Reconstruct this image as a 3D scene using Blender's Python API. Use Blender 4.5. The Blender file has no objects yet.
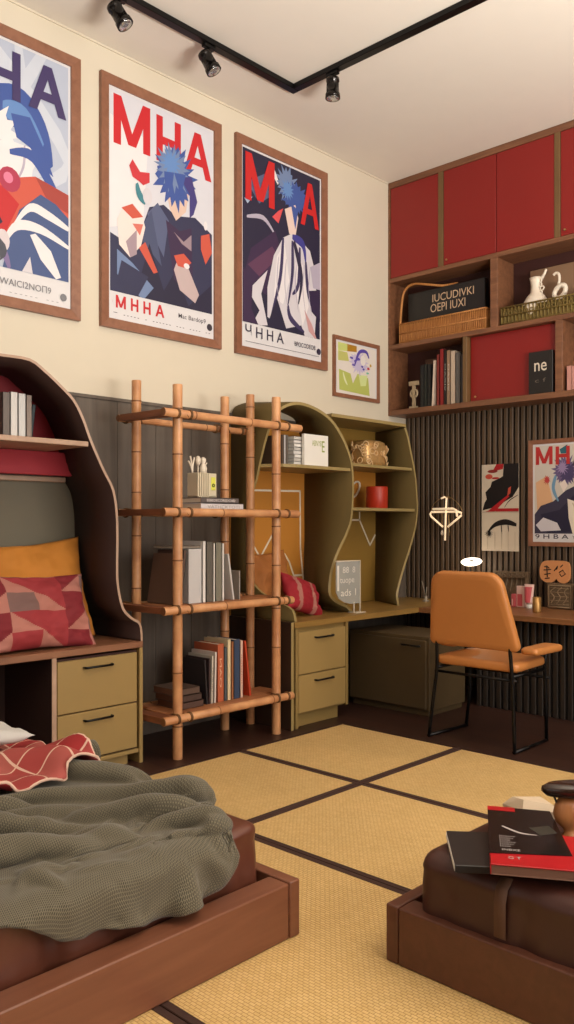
import bpy, bmesh, math, random
from mathutils import Vector, Matrix, noise
random.seed(7)
sc = bpy.context.scene
COL = sc.collection
PI = math.pi
H = 1.35

# ------------------------------------------------------------------ materials
def newmat(name):
    m = bpy.data.materials.new(name); m.use_nodes = True
    nt = m.node_tree
    b = nt.nodes['Principled BSDF']
    return m, nt, b
def srgb(c):
    return tuple(((v/255)/12.92 if v/255 <= .04045 else ((v/255+.055)/1.055)**2.4) for v in c)+(1,)
def plain(name, c, rough=.5, metal=0, var=.12, scale=6, bump=0, bscale=120, coat=0, sheen=0):
    m, nt, b = newmat(name)
    N, L = nt.nodes, nt.links
    tc = N.new('ShaderNodeTexCoord'); nz = N.new('ShaderNodeTexNoise'); nz.inputs['Scale'].default_value = scale
    nz.inputs['Detail'].default_value = 4
    L.new(tc.outputs['Object'], nz.inputs['Vector'])
    mx = N.new('ShaderNodeMix'); mx.data_type = 'RGBA'
    base = srgb(c)
    mx.inputs[6].default_value = tuple(v*(1-var) for v in base[:3])+(1,)
    mx.inputs[7].default_value = tuple(min(1, v*(1+var)) for v in base[:3])+(1,)
    L.new(nz.outputs[0], mx.inputs[0]); L.new(mx.outputs[2], b.inputs['Base Color'])
    b.inputs['Roughness'].default_value = rough; b.inputs['Metallic'].default_value = metal
    if coat: b.inputs['Coat Weight'].default_value = coat
    if sheen: b.inputs['Sheen Weight'].default_value = sheen
    if bump:
        n2 = N.new('ShaderNodeTexNoise'); n2.inputs['Scale'].default_value = bscale
        L.new(tc.outputs['Object'], n2.inputs['Vector'])
        bp = N.new('ShaderNodeBump'); bp.inputs['Strength'].default_value = bump; bp.inputs['Distance'].default_value = .004
        L.new(n2.outputs[0], bp.inputs['Height']); L.new(bp.outputs[0], b.inputs['Normal'])
    return m
def wood(name, c1, c2, rough=.45, stretch=(1, 12, 12), scale=3, bump=.15):
    m, nt, b = newmat(name)
    N, L = nt.nodes, nt.links
    tc = N.new('ShaderNodeTexCoord'); mp = N.new('ShaderNodeMapping')
    mp.inputs['Scale'].default_value = stretch
    L.new(tc.outputs['Object'], mp.inputs['Vector'])
    nz = N.new('ShaderNodeTexNoise'); nz.inputs['Scale'].default_value = scale; nz.inputs['Detail'].default_value = 8
    nz.inputs['Distortion'].default_value = .6
    L.new(mp.outputs[0], nz.inputs['Vector'])
    cr = N.new('ShaderNodeValToRGB'); cr.color_ramp.elements[0].position = .3; cr.color_ramp.elements[1].position = .7
    cr.color_ramp.elements[0].color = srgb(c1); cr.color_ramp.elements[1].color = srgb(c2)
    L.new(nz.outputs[0], cr.inputs[0]); L.new(cr.outputs[0], b.inputs['Base Color'])
    b.inputs['Roughness'].default_value = rough
    bp = N.new('ShaderNodeBump'); bp.inputs['Strength'].default_value = bump; bp.inputs['Distance'].default_value = .002
    L.new(nz.outputs[0], bp.inputs['Height']); L.new(bp.outputs[0], b.inputs['Normal'])
    return m
def emit(name, c, s):
    m, nt, b = newmat(name)
    b.inputs['Base Color'].default_value = srgb(c); b.inputs['Emission Color'].default_value = srgb(c)
    b.inputs['Emission Strength'].default_value = s
    return m
M = {}
M['wall'] = plain('cream wall paint', (212, 202, 182), .8, var=.02, bump=.03)
M['ceil'] = plain('ceiling paint', (226, 218, 206), .85, var=.02)
M['otherwall'] = plain('room wall paint', (120, 98, 76), .8, var=.02)
M['wains'] = wood('dark grey panelling', (84, 74, 66), (104, 94, 84), .55, (8, 8, .6), 2)
M['wainsgap'] = plain('panel groove', (40, 35, 31), .8)
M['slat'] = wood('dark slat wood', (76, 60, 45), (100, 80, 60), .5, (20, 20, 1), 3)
M['slatback'] = plain('slat backing', (22, 15, 11), .8)
M['frame'] = wood('walnut frame', (128, 84, 62), (146, 99, 75), .4, (6, 6, 6), 3, .05)
M['paper'] = plain('poster paper', (200, 199, 203), .55, var=.01)
M['cabwood'] = wood('cabinet walnut', (106, 68, 46), (134, 90, 62), .45, (1, 10, 10), 3)
M['cabinner'] = plain('cabinet interior maroon', (74, 36, 28), .6)
M['cabback'] = plain('cabinet back board', (64, 30, 24), .7)
M['red'] = plain('red door lacquer', (134, 24, 20), .42, var=.04, scale=2)
M['postolive'] = wood('olive brown post', (98, 72, 42), (120, 90, 54), .5, (10, 10, 1), 3)
M['brass'] = plain('brass knob', (190, 160, 110), .3, .9)
M['black'] = plain('black metal', (22, 20, 20), .35, .6)
M['blackgloss'] = plain('glossy black', (30, 26, 24), .18, .5)
M['glasslens'] = plain('lamp lens', (190, 190, 190), .1, .8)
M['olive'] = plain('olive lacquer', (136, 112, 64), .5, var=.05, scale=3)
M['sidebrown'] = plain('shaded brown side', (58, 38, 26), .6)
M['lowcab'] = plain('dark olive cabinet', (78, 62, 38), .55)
M['slatshade'] = wood('slat wood in painted shade', (34, 26, 20), (48, 38, 29), .5, (20, 20, 1), 3)  # darker copy of the slat wood; shade under the worktop put into colour
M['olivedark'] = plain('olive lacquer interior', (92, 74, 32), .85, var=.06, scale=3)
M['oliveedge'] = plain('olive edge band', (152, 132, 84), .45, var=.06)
M['drawer'] = plain('khaki drawer front', (152, 126, 76), .5, var=.05, scale=3)
M['mustard'] = plain('mustard back panel', (190, 126, 44), .6, var=.07, scale=3)
M['mustolive'] = plain('olive mustard panel', (146, 112, 46), .6, var=.07, scale=3)
M['unitbrown'] = plain('unit brown deepened for shade', (54, 29, 21), .75, var=.08)  # dark brown, deepened further to hold the shade inside hood and cavity
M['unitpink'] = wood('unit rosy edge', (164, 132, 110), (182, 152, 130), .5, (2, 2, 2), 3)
M['unittop'] = wood('bench top wood', (122, 80, 56), (146, 100, 72), .45, (8, 1, 8), 3)
M['unitred'] = plain('unit red back', (132, 24, 34), .45, var=.05)
M['unitredlit'] = plain('unit pink red panel', (168, 52, 62), .45, var=.05)  # lighter copy of the unit red; light below the shelf put into colour
M['unitgrey'] = plain('unit grey green back', (112, 106, 90), .7, var=.05)
M['deskwood'] = wood('desk brown wood', (118, 76, 44), (146, 98, 60), .4, (1, 10, 10), 3)
M['deskolive'] = wood('desk olive wood', (136, 104, 52), (154, 120, 64), .4, (10, 1, 10), 3)
M['whiteline'] = plain('white painted line', (232, 222, 200), .5)
M['tan'] = plain('tan leather', (190, 124, 66), .42, var=.05, scale=14, bump=.08, bscale=260)
M['bedwood'] = wood('bed frame wood', (112, 68, 48), (124, 78, 56), .42, (14, 1.2, 14), 2, .05)
M['benchwood'] = wood('bench frame wood', (84, 48, 34), (96, 56, 40), .42, (14, 1.2, 14), 2, .05)  # bed wood darkened so the frame carries its shade in the colour
M['sheet'] = plain('brown satin sheet', (94, 52, 38), .34, var=.08)
M['sheet2'] = plain('dark brown leather', (66, 34, 27), .45, var=.08)
M['pillowwhite'] = plain('pale pillow', (196, 194, 190), .8)
M['white'] = plain('white paper', (226, 222, 214), .6, var=.03)
M['cream'] = plain('cream card', (206, 194, 168), .6, var=.04)
M['lamp'] = emit('lamp glow', (255, 240, 215), 3.5)
M['neon'] = emit('light bar glow', (255, 226, 186), .55)
M['pages'] = plain('book pages', (214, 204, 186), .7, var=.04)
M['brownpages'] = plain('brown pages', (112, 78, 62), .7)
M['sticker'] = plain('yellow green sticker', (214, 214, 84), .5)
M['candle'] = plain('red candle wax', (176, 48, 26), .4)
M['wick'] = plain('wick', (40, 30, 20), .8)
M['goldwire'] = plain('gold wire', (206, 164, 106), .35, .5, var=.3, scale=60)
M['wicker'] = wood('wicker weave', (150, 92, 42), (200, 138, 74), .6, (40, 40, 2), 4, .5)
M['wickergreen'] = wood('green wicker', (92, 74, 30), (136, 114, 56), .6, (40, 40, 4), 4, .5)
M['ceramic'] = plain('white ceramic', (226, 214, 196), .3)
M['rope'] = plain('dark lashing', (104, 70, 36), .6)
M['cushmust'] = plain('mustard cushion', (190, 122, 42), .8, var=.1, bump=.2)
M['cushred'] = plain('dark red cushion', (120, 26, 36), .8, bump=.2)  # patchwork colours lowered to hold the shade of the alcove
M['cushpink'] = plain('dusty pink patch', (172, 112, 100), .8, bump=.2)
M['cushcoral'] = plain('coral patch', (148, 44, 50), .8, bump=.2)
M['cushgrey'] = plain('mauve grey patch', (118, 88, 84), .8, bump=.2)
M['wood_dark'] = plain('dark carved wood', (44, 26, 18), .25, coat=.4)
M['woodtan'] = wood('turned tan wood', (150, 92, 50), (190, 130, 80), .4, (8, 8, 1), 3)
M['carved'] = plain('carved grey brown box', (104, 84, 62), .6, var=.45, scale=45, bump=1, bscale=60)
M['carveddark'] = plain('carved line dark', (44, 32, 24), .7)
M['orangesign'] = plain('peach plywood sign', (206, 142, 92), .5)
M['pink'] = plain('pink packaging', (198, 86, 92), .4)
M['pinklight'] = plain('pale pink label', (222, 186, 176), .4)
M['brassmatte'] = plain('brass cup', (176, 134, 78), .35, .6)
M['floor'] = None

# bamboo: length gradient rings
def bamboo():
    m, nt, b = newmat('bamboo cane'); N, L = nt.nodes, nt.links
    tc = N.new('ShaderNodeTexCoord')
    nz = N.new('ShaderNodeTexNoise'); nz.inputs['Scale'].default_value = 9; nz.inputs['Detail'].default_value = 6
    L.new(tc.outputs['Object'], nz.inputs['Vector'])
    cr = N.new('ShaderNodeValToRGB')
    cr.color_ramp.elements[0].position = .25; cr.color_ramp.elements[0].color = srgb((170, 112, 72))
    cr.color_ramp.elements[1].position = .75; cr.color_ramp.elements[1].color = srgb((216, 162, 114))
    L.new(nz.outputs[0], cr.inputs[0]); L.new(cr.outputs[0], b.inputs['Base Color'])
    b.inputs['Roughness'].default_value = .38
    return m
M['bamboo'] = bamboo()
M['node'] = plain('bamboo node', (120, 74, 40), .5)
M['bamplank'] = wood('bamboo plank', (150, 92, 56), (184, 122, 80), .5, (10, 1, 10), 3)
M['endboard'] = wood('end board', (112, 64, 40), (140, 84, 54), .5, (1, 10, 10), 3)

def floor_mat():
    m, nt, b = newmat('dark plank floor'); N, L = nt.nodes, nt.links
    tc = N.new('ShaderNodeTexCoord')
    br = N.new('ShaderNodeTexBrick'); br.inputs['Scale'].default_value = 1
    br.inputs['Brick Width'].default_value = 1.6; br.inputs['Row Height'].default_value = .14
    br.inputs['Mortar Size'].default_value = .003
    br.inputs['Color1'].default_value = srgb((66, 40, 30)); br.inputs['Color2'].default_value = srgb((52, 31, 24))
    br.inputs['Mortar'].default_value = srgb((20, 12, 10))
    L.new(tc.outputs['Object'], br.inputs['Vector'])
    nz = N.new('ShaderNodeTexNoise'); nz.inputs['Scale'].default_value = 4; nz.inputs['Detail'].default_value = 8
    mp = N.new('ShaderNodeMapping'); mp.inputs['Scale'].default_value = (1, 8, 1)
    L.new(tc.outputs['Object'], mp.inputs[0]); L.new(mp.outputs[0], nz.inputs['Vector'])
    mx = N.new('ShaderNodeMix'); mx.data_type = 'RGBA'; mx.blend_type = 'MULTIPLY'; mx.inputs[0].default_value = .6
    L.new(br.outputs[0], mx.inputs[6]); L.new(nz.outputs[0], mx.inputs[7])
    mx2 = N.new('ShaderNodeMix'); mx2.data_type = 'RGBA'; mx2.blend_type = 'MIX'; mx2.inputs[0].default_value = .6
    L.new(mx.outputs[2], mx2.inputs[6]); L.new(br.outputs[0], mx2.inputs[7])
    L.new(mx2.outputs[2], b.inputs['Base Color']); b.inputs['Roughness'].default_value = .42
    return m
M['floor'] = floor_mat()
def tatami_mat():
    m, nt, b = newmat('woven rush'); N, L = nt.nodes, nt.links
    tc = N.new('ShaderNodeTexCoord')
    br = N.new('ShaderNodeTexBrick'); br.inputs['Scale'].default_value = 1
    br.inputs['Brick Width'].default_value = .022; br.inputs['Row Height'].default_value = .0125
    br.inputs['Mortar Size'].default_value = .0016; br.inputs['Mortar Smooth'].default_value = .8
    br.inputs['Color1'].default_value = srgb((222, 188, 126)); br.inputs['Color2'].default_value = srgb((212, 176, 112))
    br.inputs['Mortar'].default_value = srgb((184, 144, 88))
    L.new(tc.outputs['Object'], br.inputs['Vector'])
    nz = N.new('ShaderNodeTexNoise'); nz.inputs['Scale'].default_value = 2.5; nz.inputs['Detail'].default_value = 5
    L.new(tc.outputs['Object'], nz.inputs['Vector'])
    cr = N.new('ShaderNodeValToRGB'); cr.color_ramp.elements[0].color = (.82, .82, .82, 1); cr.color_ramp.elements[1].color = (1.1, 1.1, 1.1, 1)
    L.new(nz.outputs[0], cr.inputs[0])
    mx = N.new('ShaderNodeMix'); mx.data_type = 'RGBA'; mx.blend_type = 'MULTIPLY'; mx.inputs[0].default_value = 1
    L.new(br.outputs[0], mx.inputs[6]); L.new(cr.outputs[0], mx.inputs[7])
    L.new(mx.outputs[2], b.inputs['Base Color']); b.inputs['Roughness'].default_value = .7
    bp = N.new('ShaderNodeBump'); bp.inputs['Strength'].default_value = .7; bp.inputs['Distance'].default_value = .004; bp.invert = True
    L.new(br.outputs['Fac'], bp.inputs['Height']); L.new(bp.outputs[0], b.inputs['Normal'])
    return m
M['tatami'] = tatami_mat()
M['tatamiborder'] = plain('mat border cloth', (58, 34, 26), .7, var=.1, bump=.2)
def knit_mat():
    m, nt, b = newmat('grey green knit'); N, L = nt.nodes, nt.links
    uv = N.new('ShaderNodeUVMap')
    mp = N.new('ShaderNodeMapping'); mp.inputs['Rotation'].default_value = (0, 0, .6)
    L.new(uv.outputs[0], mp.inputs[0])
    br = N.new('ShaderNodeTexBrick'); br.inputs['Scale'].default_value = 1
    br.inputs['Brick Width'].default_value = .009; br.inputs['Row Height'].default_value = .0048
    br.inputs['Mortar Size'].default_value = .0011; br.inputs['Mortar Smooth'].default_value = .3
    br.inputs['Color1'].default_value = srgb((60, 55, 43)); br.inputs['Color2'].default_value = srgb((52, 47, 36))
    br.inputs['Mortar'].default_value = srgb((112, 104, 84))
    L.new(mp.outputs[0], br.inputs['Vector'])
    L.new(br.outputs[0], b.inputs['Base Color']); b.inputs['Roughness'].default_value = .9
    b.inputs['Sheen Weight'].default_value = .2
    bp = N.new('ShaderNodeBump'); bp.inputs['Strength'].default_value = .5; bp.inputs['Distance'].default_value = .003
    L.new(br.outputs['Fac'], bp.inputs['Height']); L.new(bp.outputs[0], b.inputs['Normal'])
    return m
M['knit'] = knit_mat()
def check_mat():
    m, nt, b = newmat('red check wool'); N, L = nt.nodes, nt.links
    uv = N.new('ShaderNodeUVMap')
    br = N.new('ShaderNodeTexBrick'); br.inputs['Scale'].default_value = 1; br.offset = 0
    br.inputs['Brick Width'].default_value = .11; br.inputs['Row Height'].default_value = .11
    br.inputs['Mortar Size'].default_value = .0035
    br.inputs['Color1'].default_value = srgb((158, 26, 34)); br.inputs['Color2'].default_value = srgb((166, 104, 92))
    br.inputs['Mortar'].default_value = srgb((214, 178, 158))
    L.new(uv.outputs[0], br.inputs['Vector'])
    L.new(br.outputs[0], b.inputs['Base Color']); b.inputs['Roughness'].default_value = .85
    return m
M['check'] = check_mat()
PAL = {}
def pal(c, rough=.55):
    if c not in PAL: PAL[c] = plain('print %d %d %d' % c, c, rough, var=.03, scale=9)
    return PAL[c]

# ------------------------------------------------------------------ mesh builder
class MB:
    def __init__(s): s.bm = bmesh.new(); s.uv = None
    def _set(s, vs, mi, smooth=False):
        fs = set()
        for v in vs:
            for f in v.link_faces: fs.add(f)
        for f in fs: f.material_index = mi; f.smooth = smooth
    def obox(s, mat, size, mi=0, bev=0, seg=1):
        m = mat @ Matrix.Diagonal((*size, 1))
        r = bmesh.ops.create_cube(s.bm, size=1, matrix=m)
        vs = r['verts']
        es = list({e for v in vs for e in v.link_edges})
        for f in {f for v in vs for f in v.link_faces}: f.material_index = mi
        if bev:
            rr = bmesh.ops.bevel(s.bm, geom=es, offset=bev, segments=seg, affect='EDGES', profile=.5)
            for f in rr['faces']: f.material_index = mi; f.smooth = seg > 1
        return s
    def box(s, x0, x1, y0, y1, z0, z1, mi=0, bev=0, seg=1):
        return s.obox(Matrix.Translation(((x0+x1)/2, (y0+y1)/2, (z0+z1)/2)), (x1-x0, y1-y0, z1-z0), mi, bev, seg)
    def face(s, pts, mi=0, smooth=False):
        vs = [s.bm.verts.new(p) for p in pts]
        try:
            f = s.bm.faces.new(vs); f.material_index = mi; f.smooth = smooth
        except ValueError: pass
        return s
    def rings(s, rings, mi=0, closed=True, cap=True, smooth=True):
        R = [[s.bm.verts.new(p) for p in r] for r in rings]
        n = len(R[0])
        for a, b in zip(R, R[1:]):
            for i in range(n if closed else n-1):
                j = (i+1) % n
                f = s.bm.faces.new((a[i], a[j], b[j], b[i])); f.material_index = mi; f.smooth = smooth
        if cap:
            for r, rev in ((R[0], True), (R[-1], False)):
                f = s.bm.faces.new(r[::-1] if rev else r); f.material_index = mi
        return s
    def tube(s, pts, r, n=10, mi=0, smooth=True):
        pts = [Vector(p) for p in pts]
        rs = r if isinstance(r, (list, tuple)) else [r]*len(pts)
        rings = []; up = None
        for i, p in enumerate(pts):
            d = (pts[min(i+1, len(pts)-1)]-pts[max(i-1, 0)]).normalized()
            if up is None: up = Vector((0, 0, 1)) if abs(d.z) < .9 else Vector((1, 0, 0))
            a = (up - d*up.dot(d))
            if a.length < 1e-4: a = d.orthogonal()
            a.normalize(); up = a; b = d.cross(a)
            rings.append([p+(a*math.cos(t)+b*math.sin(t))*rs[i] for t in (2*PI*k/n for k in range(n))])
        return s.rings(rings, mi, True, True, smooth)
    def torus(s, c, R, r, axis, n=14, k=6, mi=0, sq=(1, 1)):
        ax = Vector(axis).normalized(); a = ax.orthogonal().normalized(); b = ax.cross(a)
        rings = []
        for i in range(n+1):
            t = 2*PI*i/n; d = a*math.cos(t)*sq[0]+b*math.sin(t)*sq[1]
            rings.append([Vector(c)+d*R+(d.normalized()*math.cos(q)+ax*math.sin(q))*r for q in (2*PI*j/k for j in range(k))])
        return s.rings(rings, mi, True, False)
    def lathe(s, prof, c=(0, 0, 0), n=28, mi=0, cap=True):
        c = Vector(c)
        return s.rings([[c+Vector((r*math.cos(2*PI*k/n), r*math.sin(2*PI*k/n), z)) for k in range(n)] for r, z in prof], mi, True, cap)
    def prism(s, poly, fn, d0, d1, mi=0, smooth=False):
        a = [s.bm.verts.new(fn(u, v, d0)) for u, v in poly]; b = [s.bm.verts.new(fn(u, v, d1)) for u, v in poly]
        n = len(poly)
        for i in range(n):
            j = (i+1) % n
            f = s.bm.faces.new((a[i], a[j], b[j], b[i])); f.material_index = mi; f.smooth = smooth
        for q in (a[::-1], b):
            f = s.bm.faces.new(q); f.material_index = mi
        return s
    def grid(s, fn, nu, nv, mi=0, uvfn=None, matfn=None):
        if uvfn and s.uv is None: s.uv = s.bm.loops.layers.uv.new('UVMap')
        V = [[s.bm.verts.new(fn(i/nu, j/nv)) for j in range(nv+1)] for i in range(nu+1)]
        for i in range(nu):
            for j in range(nv):
                f = s.bm.faces.new((V[i][j], V[i+1][j], V[i+1][j+1], V[i][j+1])); f.smooth = True
                f.material_index = matfn((i+.5)/nu, (j+.5)/nv) if matfn else mi
                if uvfn:
                    for l, (a, b) in zip(f.loops, ((i, j), (i+1, j), (i+1, j+1), (i, j+1))):
                        l[s.uv].uv = uvfn(a/nu, b/nv)
        return s
    def ruled(s, F, B, th, mi=0, mie=1):
        """curved board between a front curve and a back curve; front edge has its own material"""
        n = len(F)
        F = [Vector(p) for p in F]; B = [Vector(p) for p in B]
        def nor(i):
            t = F[min(i+1, n-1)]-F[max(i-1, 0)]; d = B[i]-F[i]
            return t.cross(d).normalized()
        F2 = [F[i]+nor(i)*th for i in range(n)]; B2 = [B[i]+nor(i)*th for i in range(n)]
        q = [[s.bm.verts.new(p) for p in L] for L in (F, F2, B2, B)]
        for i in range(n-1):
            for k in range(4):
                a, b = q[k], q[(k+1) % 4]
                f = s.bm.faces.new((a[i], b[i], b[i+1], a[i+1])); f.material_index = mie if k == 0 else mi; f.smooth = k != 0
        for i in (0, n-1):
            f = s.bm.faces.new([q[k][i] for k in range(4)]); f.material_index = mi
        return s
    def build(s, name, mats, parent=None, off=None, fixn=True):
        if not isinstance(mats, (list, tuple)): mats = [mats]
        if fixn: bmesh.ops.recalc_face_normals(s.bm, faces=s.bm.faces)
        if off is None and parent is not None: off = parent.get('_o')
        if off is not None:
            for v in s.bm.verts: v.co -= Vector(off)
        me = bpy.data.meshes.new(name); s.bm.to_mesh(me); s.bm.free()
        for m in mats: me.materials.append(M[m] if isinstance(m, str) else m)
        o = bpy.data.objects.new(name, me); COL.objects.link(o)
        if parent is not None: o.parent = parent
        return o
def smooth_curve(pts, k=4):
    P = [Vector(p) for p in pts]; out = []
    for i in range(len(P)-1):
        p0, p1, p2, p3 = P[max(i-1, 0)], P[i], P[i+1], P[min(i+2, len(P)-1)]
        for j in range(k):
            t = j/k
            out.append(.5*((2*p1)+(-p0+p2)*t+(2*p0-5*p1+4*p2-p3)*t*t+(-p0+3*p1-3*p2+p3)*t**3))
    out.append(P[-1]); return out
def tag(o, label, cat, group=None, kind=None):
    o['label'] = label; o['category'] = cat
    if group: o['group'] = group
    if kind: o['kind'] = kind
    return o
ROOTS = []
def thing(name, label, cat, loc=(0, 0, 0), group=None, world=True):
    """world=True: parts are given in room coordinates and shifted to the thing's own base"""
    o = bpy.data.objects.new(name, None); COL.objects.link(o); o.location = loc
    o.empty_display_size = .05
    if world: o['_o'] = tuple(loc); ROOTS.append(o)
    return tag(o, label, cat, group)
def solo(name, mb, mats, label, cat, loc, group=None):
    o = mb.build(name, mats, None, loc); o.location = loc
    return tag(o, label, cat, group)
def struct(name, mb, mats):
    o = mb.build(name, mats); o['kind'] = 'structure'; return o
# text -> list of 2D polygons
def text_faces(st, bold=0.0):
    cu = bpy.data.curves.new('t', 'FONT'); cu.body = st; cu.size = 1; cu.offset = bold; cu.resolution_u = 3
    o = bpy.data.objects.new('t', cu); COL.objects.link(o)
    bpy.context.view_layer.update()
    dg = bpy.context.evaluated_depsgraph_get()
    me = o.evaluated_get(dg).to_mesh()
    vs = [(v.co.x, v.co.y) for v in me.vertices]; fs = [tuple(p.vertices) for p in me.polygons]
    o.evaluated_get(dg).to_mesh_clear()
    bpy.data.objects.remove(o); bpy.data.curves.remove(cu)
    return vs, fs
STROKES = {'M': [((0, 0), (0, 1)), ((0, 1), (.5, .06)), ((.5, .06), (1, 1)), ((1, 1), (1, 0))], 'H': [((0, 0), (0, 1)), ((1, 0), (1, 1)), ((0, .48), (1, .48))],
           'A': [((0, 0), (.5, 1)), ((.5, 1), (1, 0)), ((.22, .34), (.78, .34))], '·': [((.3, .45), (.7, .45))]}
def put_text(mb, st, fn, u0, v0, u1, v1, d, mi=0, bold=0.0, keep=False):
    if all(ch in 'MHA· ' for ch in st) and any(ch in 'MHA' for ch in st):
        ch = [c for c in st]; cw = {'M': 1.1, 'H': .85, 'A': 1.05, '·': .25, ' ': .12}; gap = .22
        tot = sum(cw[c] for c in ch)+gap*(len(ch)-1); k = (u1-u0)/tot; u = u0; hh = v1-v0
        for c in ch:
            W = cw[c]*k; t = min(.20*k*(1+bold*8), .2*hh)
            for si, ((ax, ay), (bx, by)) in enumerate(STROKES.get(c, [])):
                A = Vector((u+t/2+ax*(W-t), v0+ay*hh)); B = Vector((u+t/2+bx*(W-t), v0+by*hh))
                if ay == by: A.x -= 0; q = Vector((0, t/2))
                else: q = Vector((t/2*(1 if ax == bx else 1.08), 0))
                if ay == by and c != '·': pass
                mb.face([fn(p.x, p.y, d+si*.00012) for p in (A-q, B-q, B+q, A+q)], mi)
            u += W+gap*k
        return
    vs, fs = text_faces(st, min(bold, .004))
    if not vs: return
    xs = [v[0] for v in vs]; ys = [v[1] for v in vs]
    ax, bx, ay, by = min(xs), max(xs), min(ys), max(ys)
    V = [mb.bm.verts.new(fn(u0+(x-ax)/(bx-ax)*(u1-u0), v0+(y-ay)/(by-ay)*(v1-v0), d)) for x, y in vs]
    for f in fs:
        try:
            q = mb.bm.faces.new([V[i] for i in f]); q.material_index = mi
        except ValueError: pass

# ------------------------------------------------------------------ room shell
RX, RF, CZ, BY = 6.3, -2.3, 4.328, 6.222
struct('floor', MB().box(-.1, RX+.1, RF-.1, BY+.1, -.1, 0), 'floor')
struct('ceiling', MB().box(-.1, RX+.1, RF-.1, BY+.1, CZ, CZ+.1), 'ceil')
struct('wall_left', MB().box(-.12, 0, RF-.1, BY+.1, 0, CZ), 'wall')
struct('wall_back', MB().box(0, RX, BY, BY+.1, 0, CZ), 'wall')
# right wall and front wall with big window openings (behind the camera)
w = MB()
w.box(RX, RX+.12, RF, BY, 0, .7).box(RX, RX+.12, RF, BY, 3.5, CZ).box(RX, RX+.12, RF, 1.2, .7, 3.5).box(RX, RX+.12, 5.2, BY, .7, 3.5)
struct('wall_right', w, 'otherwall')
w = MB()
w.box(0, RX, RF-.12, RF, 0, .5).box(0, RX, RF-.12, RF, 3.6, CZ).box(0, .9, RF-.12, RF, .5, 3.6).box(5.5, RX, RF-.12, RF, .5, 3.6)
struct('wall_front', w, 'otherwall')
def winframe(name, fn, u0, u1, v0, v1, nu, nv):
    m = MB()
    us = [u0+(u1-u0)*i/nu for i in range(nu+1)]; vs = [v0+(v1-v0)*i/nv for i in range(nv+1)]
    for u in us: m.prism([(u-.03, v0), (u+.03, v0), (u+.03, v1), (u-.03, v1)], fn, -.03, .03)
    for v in vs: m.prism([(u0, v-.03), (u1, v-.03), (u1, v+.03), (u0, v+.03)], fn, -.028, .028)
    struct(name, m, 'frame')
winframe('window_1', lambda u, v, d: (RX+.06+d, u, v), 1.2, 5.2, .7, 3.5, 4, 2)
winframe('window_2', lambda u, v, d: (u, RF-.06+d, v), .9, 5.5, .5, 3.6, 4, 2)
# dark panelling on the left wall
w = MB().box(0.0005, .018, -.2, 6.18, 0, 2.144, 0)
for k in range(20):
    w.box(.018, .022, -.2+k*.3, -.2+k*.3+.286, 0.08, 2.12, 0, .001)
w.box(.018, .03, -.2, 5.75, 2.125, 2.144, 0).box(.018, .028, -.2, 5.75, 0, .08, 0)
struct('trim_1', w, 'wains')
# slatted cladding on the back wall
w = MB().box(0, RX, BY-.008, BY, 0, 2.31, 1)
k = 0
x = .02
while x < RX-.05:
    w.box(x, x+.031, BY-.032, BY-.008, 0, 2.31, 0, .003); x += .0505
struct('trim_2', w, ['slat', 'slatback'])
struct('trim_3', MB().box(0, .01, RF, BY-.29, CZ-.012, CZ-.0005), 'wall')

# tatami mats
mats_xy = [((.767, 1.69), (3.443, 4.397), 'small square rush mat nearest the khaki two-drawer desk cabinet'),
           ((1.69, 3.55), (3.443, 4.397), 'long rush mat just in front of the orange chair'),
           ((.767, 1.69), (2.535, 3.443), 'rush mat between bamboo shelf and the bed corner'),
           ((1.69, 3.55), (2.535, 3.443), 'rush mat in the middle of the floor behind the low bench'),
           ((.767, 1.69), (1.463, 2.535), 'rush mat mostly hidden under the left bed'),
           ((1.69, 3.55), (1.463, 2.535), 'rush mat in the gap between the two low bed frames'),
           ((1.69, 3.55), (.4, 1.463), 'nearest rush mat, at the bottom edge beside the left bed frame')]
for (x0, x1), (y0, y1), lb in mats_xy:
    r = thing('tatami_mat', lb, 'floor mat', ((x0+x1)/2, (y0+y1)/2, 0), 'rush mats with dark borders')
    g = .002; b = .03
    MB().box(x0+b, x1-b, y0+b, y1-b, 0.0005, .010).build('woven_panel', 'tatami', r)
    m = MB()
    el, er = (.0 if x0 < .8 else b), b
    m.box(x0+g, x1-g, y0+g, y0+b, 0.0005, .0108, 0, .002).box(x0+g, x1-g, y1-b, y1-g, 0.0005, .0108, 0, .002)
    m.box(x0+g, x0+b, y0+b, y1-b, 0.0005, .0108, 0, .002).box(x1-b, x1-g, y0+b, y1-b, 0.0005, .0108, 0, .002)
    m.build('cloth_border', 'tatamiborder', r)

# ------------------------------------------------------------------ posters
def clip(poly, x0, y0, x1, y1):
    def cl(P, ins, it):
        out = []
        for i in range(len(P)):
            a, b = P[i-1], P[i]
            if ins(b):
                if not ins(a): out.append(it(a, b))
                out.append(b)
            elif ins(a): out.append(it(a, b))
        return out
    def ix(c): return lambda a, b: (c, a[1]+(b[1]-a[1])*(c-a[0])/(b[0]-a[0]))
    def iy(c): return lambda a, b: (a[0]+(b[0]-a[0])*(c-a[1])/(b[1]-a[1]), c)
    for ins, it in ((lambda p: p[0] >= x0, ix(x0)), (lambda p: p[0] <= x1, ix(x1)), (lambda p: p[1] >= y0, iy(y0)), (lambda p: p[1] <= y1, iy(y1))):
        if len(poly) < 3: return []
        poly = cl(poly, ins, it)
    return poly
def burst(cx, cy, r0, r1, n, rnd, sx=1, sy=1):
    P = []; n = int(n*1.6)
    for i in range(n*2):
        t = 2*PI*i/(n*2); r = (r1*rnd.uniform(.8, 1.15) if i % 2 else r0*rnd.uniform(.85, 1.1))
        P.append((cx+sx*r*math.cos(t), cy+sy*r*math.sin(t)))
    return P
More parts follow.
